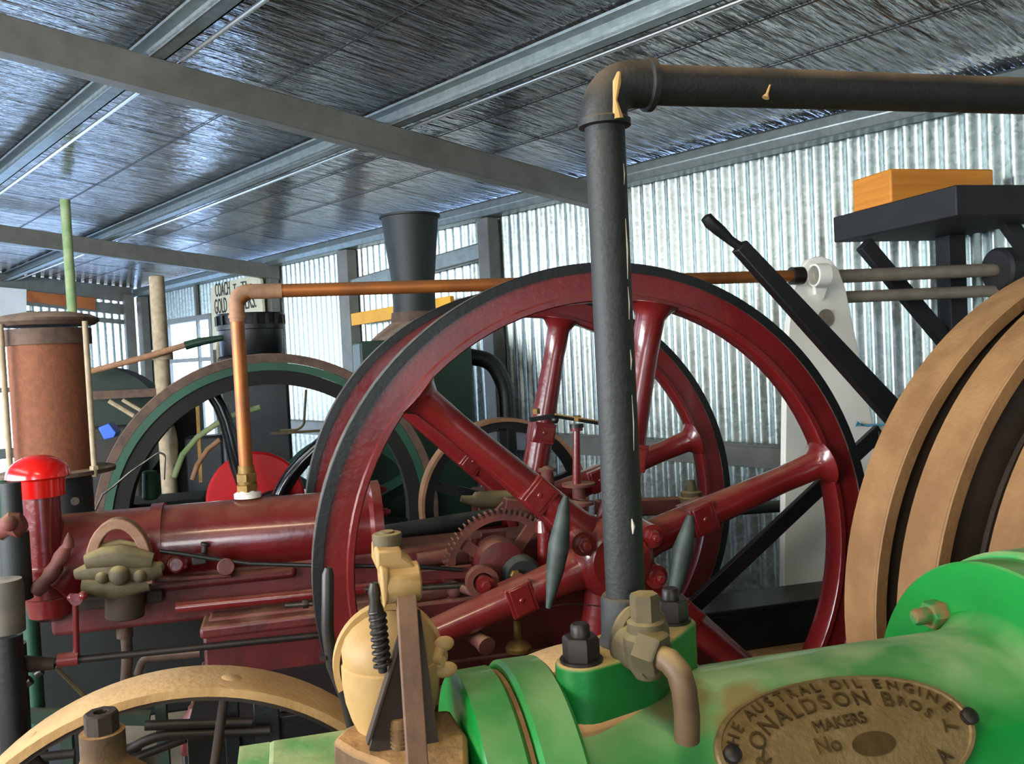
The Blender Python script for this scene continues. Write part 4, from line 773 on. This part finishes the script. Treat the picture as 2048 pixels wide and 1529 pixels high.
# vertical boiler with tall flared chimney
vb = thing('vertical_boiler', 'dark green boiler cabinet with a tall flared black chimney behind the red wheels', 'boiler', G, (0.25, 4.6, 0))
A1 = 4.35; q0, q1 = g(720, 700, A1), g(944, 720, A1)
m_ = M(); m_.box((q0.x, A1, 0.06), (q1.x, A1+0.5, g(740, 682, A1).z)); m_.build('cabinet', DGREEN, vb, 0.012)
m_ = M(); m_.box((q0.x-0.03, A1-0.03, 0.0), (q1.x+0.03, A1+0.53, 0.06)); m_.build('plinth', BLACK, vb)
chx = g(826, 560, 4.6).x; zc0, zc1_, ztop = g(828, 645, 4.6).z, g(828, 625, 4.6).z, g(822, 432, 4.6).z
m_ = M(); m_.lathe([(g(740, 682, A1).z-0.01, 0.25), (g(780, 668, 4.6).z, 0.20), (zc0, 0.125), (zc1_, 0.12)], (chx, 4.6, 0), (0, 0, 1), 40); m_.build('smoke_cone', RUSTD, vb)
w0, w1 = (g(872, 600, 4.6)-g(788, 600, 4.6)).length/2, (g(880, 440, 4.6)-g(765, 440, 4.6)).length/2
m_ = M(); m_.lathe([(zc1_-0.005, w0*1.02), (zc1_+0.03, w0), (zc1_+0.16, w0*1.02), (ztop-0.012, w1*0.98), (ztop-0.010, w1*1.05), (ztop, w1*1.05), (ztop, w1*0.9), (ztop-0.2, w1*0.85)], (chx, 4.6, 0), (0, 0, 1), 48); m_.build('chimney', DKGREY, vb)
m_ = M(); m_.tube(bend([g(930, 712, 4.5), g(985, 722, 4.5), g(1012, 775, 4.5), g(1018, 900, 4.5), (g(1018, 900, 4.5).x, 4.5, 0.5)], 0.12, 8), 0.043, 18); m_.build('flue_hose', BLACK, vb, label='bent black pipe on the right of the cabinet')
m_ = M(); c_ = g(815, 1010, 4.2); m_.lathe([(0, 0.30), (0, 0.36), (0.06, 0.36), (0.06, 0.30)], (g(700, 1010, 4.2).x, 4.2, c_.z), (0, 1, 0), 48, closed=True)
for i in range(6): m_.bar((g(700, 1010, 4.2).x, 4.23, c_.z), (g(700, 1010, 4.2).x+0.31*math.cos(i*PI/3+0.45), 4.23, c_.z+0.31*math.sin(i*PI/3+0.45)), 0.03, 0.04)
m_.cyl((g(700, 1010, 4.2).x, 4.2, c_.z), (g(700, 1010, 4.2).x, 4.34, c_.z), 0.04); m_.build('hand_wheel', MGREEN, vb)
# tan pulley ring behind the rear red wheel
pu = thing('belt_pulley', 'tan dusty pulley hoop seen through the spokes of the rear red wheel', 'pulley', G, (0.78, 3.3, 0))
c_ = g(1015, 1010, 3.3); rr = (g(1015, 1010, 3.3)-g(1030, 838, 3.3)).length
m_ = M(); m_.lathe([(0, rr-0.012), (0, rr), (0.09, rr), (0.09, rr-0.012)], c_, (0, 1, 0), 72, closed=True); m_.build('rim', TAN, pu)
m_ = M(); m_.lathe([(0.03, rr-0.05), (0.03, rr-0.013), (0.07, rr-0.013), (0.07, rr-0.05)], c_, (0, 1, 0), 72, closed=True)
for i in range(5): m_.bar(c_+Vector((0, 0.05, 0)), c_+Vector(((rr-0.04)*math.cos(i*PI*0.4+0.3), 0.05, (rr-0.04)*math.sin(i*PI*0.4+0.3))), 0.03, 0.04)
m_.cyl(c_+Vector((0, -0.04, 0)), c_+Vector((0, 0.3, 0)), 0.035); m_.build('web', BLACK, pu)
m_ = M(); m_.box((c_.x-0.09, 3.42, 0), (c_.x+0.09, 3.56, c_.z+0.04)); m_.box((c_.x-0.25, 3.3, 0), (c_.x+0.3, 3.7, 0.35)); m_.build('stand', REDD, pu, 0.006)

# ---- rusty tank on the left
rt = thing('cooling_tank', 'rusty upright cylinder tank with a domed lid above the red mushroom cap', 'tank', G, (-0.75, 3.0, 0))
TA = 3.0; q0, q1 = g(26, 800, TA), g(186, 800, TA); tc_ = Vector(((q0.x+q1.x)/2-0.004, TA, 0)); trr = (q1.x-q0.x)/2
zl, zl2, zbp = g(100, 655, TA).z, g(100, 690, TA).z, g(100, 940, TA).z
m_ = M(); m_.lathe([(zbp, trr), (zl-0.01, trr)], tc_, (0, 0, 1), 56); m_.build('tank_body', RUST, rt)
m_ = M(); m_.lathe([(zl2, trr), (zl2, trr*1.10), (zl-0.006, trr*1.10), (zl-0.006, trr)], tc_, (0, 0, 1), 56, closed=True); m_.build('top_ring', RUSTD, rt)
lr = (g(205, 640, TA)-g(-5, 640, TA)).length/2*1.0
m_ = M(); m_.lathe([(zl+0.004, 0.02), (zl+0.004, lr*0.9), (zl+0.016, lr), (zl+0.024, lr), (zl+0.036, lr*0.85), (zl+0.045, lr*0.5), (zl+0.05, 0.01)], tc_, (0, 0, 1), 56); m_.build('lid', RUSTD, rt)
m_ = M(); m_.lathe([(zbp-0.014, 0.03), (zbp-0.014, lr*1.14), (zbp-0.002, lr*1.14), (zbp, lr*1.1)], tc_, (0, 0, 1), 56); m_.build('base_plate', RUSTD, rt)
for px in (11, 180): 
    q = g(px, 800, TA-0.1); m_ = M(); m_.cyl((q.x, TA-0.1, zbp-0.02), (q.x, TA-0.1, zl+0.01), 0.0085); m_.nut((q.x, TA-0.1, zbp), (0, 0, 1), 0.014, 0.012); m_.build('tie_rod', WOODP, rt)
m_ = M(); m_.cyl((tc_.x, TA+0.05, 0), (tc_.x, TA+0.05, zbp-0.013), 0.09); m_.box((tc_.x-0.16, TA-0.05, 0), (tc_.x+0.16, TA+0.2, 0.04)); m_.build('pedestal', mat('dark_iron', '#191b1e', 0.55, col2='#23262b', ns=12), rt, 0.01)  # dark grey column and foot
m_ = M(); m_.cyl(g(150, 1003, 2.86), g(150, 1003, 2.90), 0.012); m_.build('tap_knob', STEEL, rt)
# ---- left edge fittings
le = thing('lubricator_column', 'black cylinder and dusty flat-topped pot at the left edge beside the red intake', 'lubricator', G, (g(20, 1200, 2.3).x, 2.3, 0))
m_ = M(); x_ = g(30, 1100, 2.3).x; m_.cyl((x_, 2.3, g(30, 1200, 2.3).z), (x_, 2.3, g(30, 1065, 2.3).z), 0.032, seg=28); m_.cyl((x_, 2.3, g(30, 1040, 2.3).z), (x_, 2.3, g(30, 965, 2.3).z), 0.022, seg=24); m_.build('cylinder', DKGREY, le)
m_ = M(); m_.tube([g(-5, 1068, 2.28), g(12, 1055, 2.28), g(30, 1050, 2.28), g(48, 1042, 2.28)], [0.02, 0.024, 0.034, 0.02], 14); m_.ball(g(18, 1048, 2.25), 0.018); m_.build('red_cock', RUSTRED, le)
x2 = g(12, 1220, 2.2).x; m_ = M(); m_.cyl((x2, 2.2, 0), (x2, 2.2, g(12, 1272, 2.2).z), 0.030); m_.build('stand', BLACK, le)
m_ = M(); m_.lathe([(g(12, 1270, 2.2).z, 0.02), (g(12, 1265, 2.2).z, 0.037), (g(12, 1175, 2.2).z, 0.040), (g(12, 1160, 2.2).z, 0.036), (g(12, 1156, 2.2).z, 0.01)], (x2, 2.2, 0), (0, 0, 1), 32); m_.build('pot', mat('dusty_grey_pot', '#5c5448', 0.7, col2='#4c463c', ns=14, dust='#b3aa94', da=0.95), le)
m_ = M(); m_.box(g(-10, 1100, 2.5), g(18, 960, 2.52)); m_.cyl((x_-0.03, 2.5, 0), (x_-0.03, 2.5, g(10, 1090, 2.5).z), 0.02); m_.build('green_shield', MGREEN, le, 0.006)
# ---- dark machine cover and rim behind the tank
dk = thing('covered_machine', 'dark machine with a green hood and black rail right of the rusty tank', 'machine', G, (g(260, 800, 4.9).x, 4.9, 0))
m_ = M(); c_ = g(205, 860, 4.9); m_.lathe([(0, 0.32), (0.30, 0.32)], (c_.x, 4.8, g(205, 860, 4.9).z), (0, 1, 0), 40); m_.build('hood', mat('dark_hood_green', '#0b2016', 0.7, col2='#08170f', ns=8), dk)  # hood in very dark green
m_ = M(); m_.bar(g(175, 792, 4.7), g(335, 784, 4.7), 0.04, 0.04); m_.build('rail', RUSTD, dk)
m_ = M(); m_.box((c_.x-0.1, 5.1, 0), (c_.x+0.45, 5.4, g(260, 800, 5.1).z)); m_.box((c_.x-0.05, 4.72, 0), (c_.x+0.2, 5.1, g(260, 850, 4.75).z)); m_.build('body', mat('dark_brown', '#1e1a18', 0.7, col2='#2a2622', ns=8), dk, 0.02)  # body in dark brown
m_ = M(); m_.tube([g(218, 802, 4.68), g(268, 832, 4.68)], 0.012, 8); m_.tube([g(245, 800, 4.68), g(290, 826, 4.68)], 0.010, 8); m_.build('stay', WOODP, dk)
single(M().prism([g(196, 856, 4.3), g(218, 847, 4.3), g(233, 866, 4.3), g(228, 876, 4.3), g(208, 880, 4.3)], 'a', 4.3, 4.42), 'blue_tarp', BLUE, 'small bright blue tarp piece beside the rusty tank', 'box', G, tuple(g(212, 880, 4.36)), bev=0.004)  # small block standing for a bit of blue tarp
# ---- pale post, bamboo pipe, green post
q = g(322, 700, 4.7); zt = g(320, 552, 4.7).z
single(M().lathe([(0, 0.040), (zt-0.004, 0.036), (zt, 0.03)], (q.x, 4.7, 0), (0, 0, 1), 24), 'exhaust_stack', WOODP, 'pale grey upright stack pipe with open top left of the sign', 'pipe', G, (q.x, 4.7, 0))
pi_ = thing('cross_pipe', 'thin yellowish pipe with a green sleeve crossing the pale stack', 'pipe', G, tuple(g(360, 692, 4.63)))
m_ = M(); m_.tube([g(150, 752, 4.63), g(300, 712, 4.63), g(372, 690, 4.63)], 0.015, 12); m_.build('pipe', COPPERT, pi_)
m_ = M(); m_.tube([g(370, 692, 4.63), g(400, 684, 4.63), g(445, 676, 4.63)], [0.022, 0.021, 0.014], 12); m_.build('sleeve', DGREEN, pi_)
m_ = M(); m_.lathe([(0, 0.05), (0.05, 0.05)], g(325, 712, 4.7)-Vector((0, 0, 0.02)), (0, 0, 1), 20); m_.build('clamp', WOODP, pi_)
q = g(143, 600, 5.6); u_ = G.world((q.x, 5.6, 0)); ztop_ = zr(u_.dot(W.y))-0.0
single(M().cyl((q.x, 5.6, 0), (q.x, 5.6, ztop_), 0.027), 'green_pole', PGREEN, 'thin pale green pole reaching the roof above the rusty lid', 'pole', G, (q.x, 5.6, 0))
# ---- sign
sg = thing('sign_board', 'cream hand-lettered sign reading COACH To The GOLD DIGGERS', 'sign', W, (-7.4, 3.28, 0))
ss = 3.27
def w_(px, py, s=ss): return W.at(px, py, y=s)
P_ = [w_(421, 580), w_(426, 571), w_(500, 552), w_(521, 558), w_(527, 640), w_(438, 660), w_(432, 700), w_(426, 700)]
m_ = M(); m_.prism(P_, 'a', ss, ss+0.02); m_.build('board', SIGNM, sg)
m_ = M()
for txt, (ax0, ay0), (bx0, by0), sz in (('COACH', (431, 590), (460, 585), 0.18), ('To', (467, 584), (478, 582), 0.13), ('The', (482, 578), (505, 575), 0.12), ('GOLD', (430, 625), (454, 620), 0.20), ('DIGGERS.', (460, 620), (512, 610), 0.19)):
    a, b = w_(ax0, ay0, ss-0.002), w_(bx0, by0, ss-0.002); vs, fs = glyph(txt, sz, 0.002); wdt = max(v[0] for v in vs)-min(v[0] for v in vs); sc = abs(b.x-a.x)/wdt; mid = (a+b)/2; sl = (b.z-a.z)/(b.x-a.x)
    m_ = M(); add_geo(m_, vs, fs, lambda x, y, z: (mid.x+x*sc, ss-0.002-z, mid.z+(y-0.02)*0.95+sl*x*sc)); m_.build('word', INK, sg)
m_ = M(); q = w_(424, 640); m_.box((q.x, ss+0.021, 0), (q.x+0.05, ss+0.05, w_(426, 575).z)); q = w_(516, 640); m_.box((q.x, ss+0.021, 0), (q.x+0.05, ss+0.05, w_(516, 560).z)); m_.build('stake', WOODP, sg)
# ---- yellow rail on the wall behind the chimney
a, b = W.at(706, 640, y=3.3), W.at(905, 606, y=3.3)
single(M().bar(a, b, 0.03, 0.085, (0, 1, 0)), 'yellow_plank', YELLOW, 'yellow plank fixed along the wall behind the chimney', 'plank', W, tuple(a), bev=0.003)
# ---- boards on the back wall
q = W.at(55, 583, x=R0+0.03)
single(backbar([(50, 583), (187, 598), (187, 621), (50, 604)], 0.055, 0.075, M()), 'brown_plank', WOODB, 'orange brown plank on the back wall under the roof', 'plank', W, (R0+0.09, q.y, q.z), bev=0.003)
single(backbar([(-70, 570), (50, 580), (50, 634), (-70, 634)], 0.055, 0.070, M()), 'notice_board', WHITEP, 'blank white board on the back wall at the left edge', 'board', W, (R0+0.09, q.y-0.3, q.z), bev=0.003)

# ================================================================== RIGHT SIDE
# white tapered board on which the copper pipe ends
wb = thing('white_board', 'tall white tapered board with rounded top holding the pipe end', 'board', G, (1.7, 2.56, 0))
al = 2.545; P_ = [g(1568, 1190, al), g(1570, 940, al), g(1572, 802, al), g(1578, 650, al), g(1588, 580, al), g(1600, 540, al), g(1618, 519, al), g(1642, 512, al), g(1662, 520, al), g(1678, 540, al), g(1692, 580, al), g(1704, 640, al), g(1721, 719, al), g(1749, 865, al), g(1790, 1100, al)]
P_.append(Vector((P_[-1].x+0.03, al, 0))); P_.append(Vector((P_[0].x-0.01, al, 0)))
m_ = M(); m_.prism(P_, 'a', al, al+0.03); m_.build('board', WHITEP, wb, 0.003)
q = g(1624, 556, al-0.02); m_ = M(); m_.lathe([(0, 0.030), (0, 0.037), (0.05, 0.037), (0.05, 0.03)], (q.x-0.012, 2.5, ZP), (1, 0, 0), 28, closed=True)
m_.prism([g(1618, 530, al), g(1648, 540, al), g(1650, 575, al), g(1642, 600, al), g(1625, 590, al), g(1622, 560, al)], 'a', al-0.018, al-0.001); m_.build('pipe_bush', WHITEP, wb, 0.003)
m_ = M(); m_.lathe([(0, 0.03), (0.003, 0.03)], g(1651, 637, al)+Vector((0, -0.004, 0)), (0, 1, 0), 28); m_.build('plate_disc', GREYP, wb)
# line shaft with pulley
ls = thing('line_shaft', 'pair of dusty grey shafts with a dark pulley in front of the corrugated wall', 'shaft', G, (2.0, 2.5, ZP-0.1))
l1_ = 2.47
M().tube([(1.66, 2.60, ZP), (l1_, 2.50, ZP+0.002)], 0.0225, 20).build('shaft', GREYP, ls)
q0, q1 = g(1700, 594, 2.58), g(1960, 583, 2.5); M().tube([(1.70, 2.60, q0.z), (2.44, 2.50, q1.z)], 0.020, 20).build('shaft', GREYP, ls)
q = g(2005, 530, 2.5); m_ = M(); m_.lathe([(0, 0.02), (0, 0.065), (0.01, 0.075), (0.07, 0.075), (0.08, 0.065), (0.08, 0.02)], (q.x-0.03, 2.5, ZP), (1, 0.0, 0), 36, closed=True); m_.build('pulley', SLATE, ls)
# black shelf stand with pine box
k_ = 0.92; SX = 1.93; SA0, SA1 = 2.2, 2.80
sh = thing('shelf_stand', 'dark grey timber stand with a thick top and diagonal braces by the wall', 'shelf', G, (2.05, 2.55, 0))
zt0 = G.at(1925, 366, x=SX).z; zt1 = G.at(1690, 488, x=SX).z; zb0 = zt1
m_ = M(); m_.box((SX, SA0, zt0-0.09), (2.37, SA1, zt0)); m_.build('top', SLATE, sh, 0.004)
q = g(1905, 560, 2.66); m_ = M(); m_.box((q.x-0.035, 2.63, 0), (q.x+0.035, 2.70, zt0-0.09)); m_.build('post', SLATE, sh, 0.003)
m_ = M(); m_.bar(g(1727, 488, 2.66), g(1905, 700, 2.66), 0.035, 0.055, (0, 1, 0)); m_.build('brace', SLATE, sh, 0.003)
q0, q1 = g(2000, 425, 2.4), g(2060, 510, 2.4); m_ = M(); m_.bar(q0, q1, 0.035, 0.05, (0, 1, 0)); m_.build('brace', SLATE, sh, 0.003)
bz = zt0; a = G.at(1707, 400, x=SX+0.01); b0_ = g(1782, 365, 2.62); b1_ = g(2003, 365, 2.45)
pb = thing('pine_box', 'orange pine box standing on the dark shelf stand', 'box', G, (2.05, 2.6, bz))
y0, y1 = 2.50, 2.70; x0b, x1b = SX+0.012, 2.345
zbx = g(1780, 337, y0).z
m_ = M(); m_.box((x0b, y0, bz), (x1b, y1, zbx)); m_.build('body', WOODO, pb, 0.006)
# long black lever and brace
m_ = M(); al = 1.97
P_ = [g(1412, 434, al), g(1420, 445, al), g(1440, 462, al), g(1462, 482, al), g(1484, 497, al)]
lv = thing('long_lever', 'long black lever with a rounded grip leaning up left behind the rusty wheel rims', 'lever', G, (1.2, al, 0))
m_ = M(); m_.tube([P_[0]-(P_[1]-P_[0])*0.2]+P_, [0.006, 0.014, 0.016, 0.015, 0.011, 0.012], 16); m_.build('grip', BLACK, lv)
e1 = g(1795, 836, al); e0 = g(1478, 492, al); dr = (e1-e0).normalized(); e2 = e1+dr*0.42
m_ = M(); m_.bar(e0, e1, 0.034, 0.036, (0, 1, 0), 0.034, 0.060); m_.bar(e1, e2, 0.034, 0.06, (0, 1, 0)); m_.build('lever_bar', BLACK, lv, 0.003)
m_ = M(); m_.box((e2.x-0.05, al-0.03, 0), (e2.x+0.03, al+0.03, e2.z+0.03)); m_.build('lever_post', BLACK, lv, 0.003)
ab = 2.33; a, b = g(1378, 1222, ab), g(1760, 862, ab)
single(M().bar(a, b, 0.02, 0.045, (0, 1, 0)).bar((b.x, ab, 0), (b.x, ab, b.z), 0.03, 0.03), 'black_brace', BLACK, 'straight black flat bar sloping down left below the lever, behind the red wheel rim', 'bar', G, (b.x, ab, 0), bev=0.002)
m_ = M(); m_.tube([g(1714, 848, 2.53), g(1735, 852, 2.52), g(1755, 850, 2.50), g(1795, 848, 2.45)], [0.004]*4, 8); m_.tube([g(1716, 844, 2.525), g(1712, 852, 2.525), g(1722, 850, 2.52)], 0.004, 8)
single(m_, 'blue_string', mat('blue_twine', '#3f7f9a', 0.8), 'short blue twine tied across the white board', 'string', G, tuple(g(1750, 850, 2.5)))
# black chest on the floor under the board
ac = 2.36; p0, p1 = g(1405, 1330, ac), g(1628, 1208, ac)
bx = thing('black_chest', 'black chest behind the lower right spokes of the red wheel', 'chest', G, (1.5, 2.45, 0))
zb_, zt2 = g(1500, 1302, ac).z, g(1500, 1204, ac+0.05).z
m_ = M(); m_.box((1.16, ac, zb_), (1.70, ac+0.16, zt2-0.015)); m_.build('body', BLACK, bx, 0.004)
m_ = M(); m_.box((1.15, ac-0.005, zt2-0.015), (1.71, ac+0.165, zt2)); m_.build('lid', BLACK, bx, 0.003)
m_ = M(); m_.box((1.05, ac-0.05, 0), (1.85, ac+0.17, zb_)); m_.build('plinth', DUSTY, bx, 0.004)
# rail with twine along the wall right of the rear wheel
m_ = M(); m_.tube([g(1430, 1022, 2.86), g(1575, 1012, 2.86)], 0.022, 16)
single(m_, 'wall_pipe', DKGREY, 'dark horizontal pipe between the rear red wheel and the white board', 'pipe', G, tuple(g(1500, 1018, 2.86)))

# ---- lower left clutter between the red engine and the trolley wheel
bs_ = thing('black_tank', 'low black tank with bent pipes on the floor inside the cream hoop wheel', 'tank', G, (0.0, 1.75, 0))
at_ = 1.75; q0, q1 = g(372, 1462, at_), g(690, 1440, at_)
m_ = M(); m_.box((q0.x, at_, 0), (q1.x+0.1, at_+0.28, q0.z)); m_.box((g(560, 1440, at_).x, at_+0.02, q0.z), (q1.x+0.1, at_+0.2, g(600, 1425, at_).z)); m_.build('body', BLACK, bs_, 0.006)
for pts in ([(505, 1445), (340, 1450), (290, 1452)], [(540, 1462), (320, 1472), (285, 1485), (260, 1500), (228, 1503)]):
    M().tube(bend([g(x_, y_, at_-0.06) for x_, y_ in pts], 0.05), 0.009, 12).build('pipe', DSTEEL, bs_)
m_ = M(); m_.tube(bend([g(20, 1522, at_-0.06), g(110, 1512, at_-0.06), g(150, 1508, at_-0.06)], 0.05), 0.008, 12); m_.tube(bend([g(225, 1535, at_-.05), g(300, 1505, at_-.05), g(372, 1478, at_-.05)], 0.05), 0.008, 12); m_.build('pipe', DSTEEL, bs_)
m_ = M(); m_.box(g(455, 1560, at_-0.04), g(477, 1380, at_-0.01)); m_.box(g(515, 1560, at_-0.04), g(556, 1380, at_-0.01)); m_.build('post', BLACK, bs_, 0.002)
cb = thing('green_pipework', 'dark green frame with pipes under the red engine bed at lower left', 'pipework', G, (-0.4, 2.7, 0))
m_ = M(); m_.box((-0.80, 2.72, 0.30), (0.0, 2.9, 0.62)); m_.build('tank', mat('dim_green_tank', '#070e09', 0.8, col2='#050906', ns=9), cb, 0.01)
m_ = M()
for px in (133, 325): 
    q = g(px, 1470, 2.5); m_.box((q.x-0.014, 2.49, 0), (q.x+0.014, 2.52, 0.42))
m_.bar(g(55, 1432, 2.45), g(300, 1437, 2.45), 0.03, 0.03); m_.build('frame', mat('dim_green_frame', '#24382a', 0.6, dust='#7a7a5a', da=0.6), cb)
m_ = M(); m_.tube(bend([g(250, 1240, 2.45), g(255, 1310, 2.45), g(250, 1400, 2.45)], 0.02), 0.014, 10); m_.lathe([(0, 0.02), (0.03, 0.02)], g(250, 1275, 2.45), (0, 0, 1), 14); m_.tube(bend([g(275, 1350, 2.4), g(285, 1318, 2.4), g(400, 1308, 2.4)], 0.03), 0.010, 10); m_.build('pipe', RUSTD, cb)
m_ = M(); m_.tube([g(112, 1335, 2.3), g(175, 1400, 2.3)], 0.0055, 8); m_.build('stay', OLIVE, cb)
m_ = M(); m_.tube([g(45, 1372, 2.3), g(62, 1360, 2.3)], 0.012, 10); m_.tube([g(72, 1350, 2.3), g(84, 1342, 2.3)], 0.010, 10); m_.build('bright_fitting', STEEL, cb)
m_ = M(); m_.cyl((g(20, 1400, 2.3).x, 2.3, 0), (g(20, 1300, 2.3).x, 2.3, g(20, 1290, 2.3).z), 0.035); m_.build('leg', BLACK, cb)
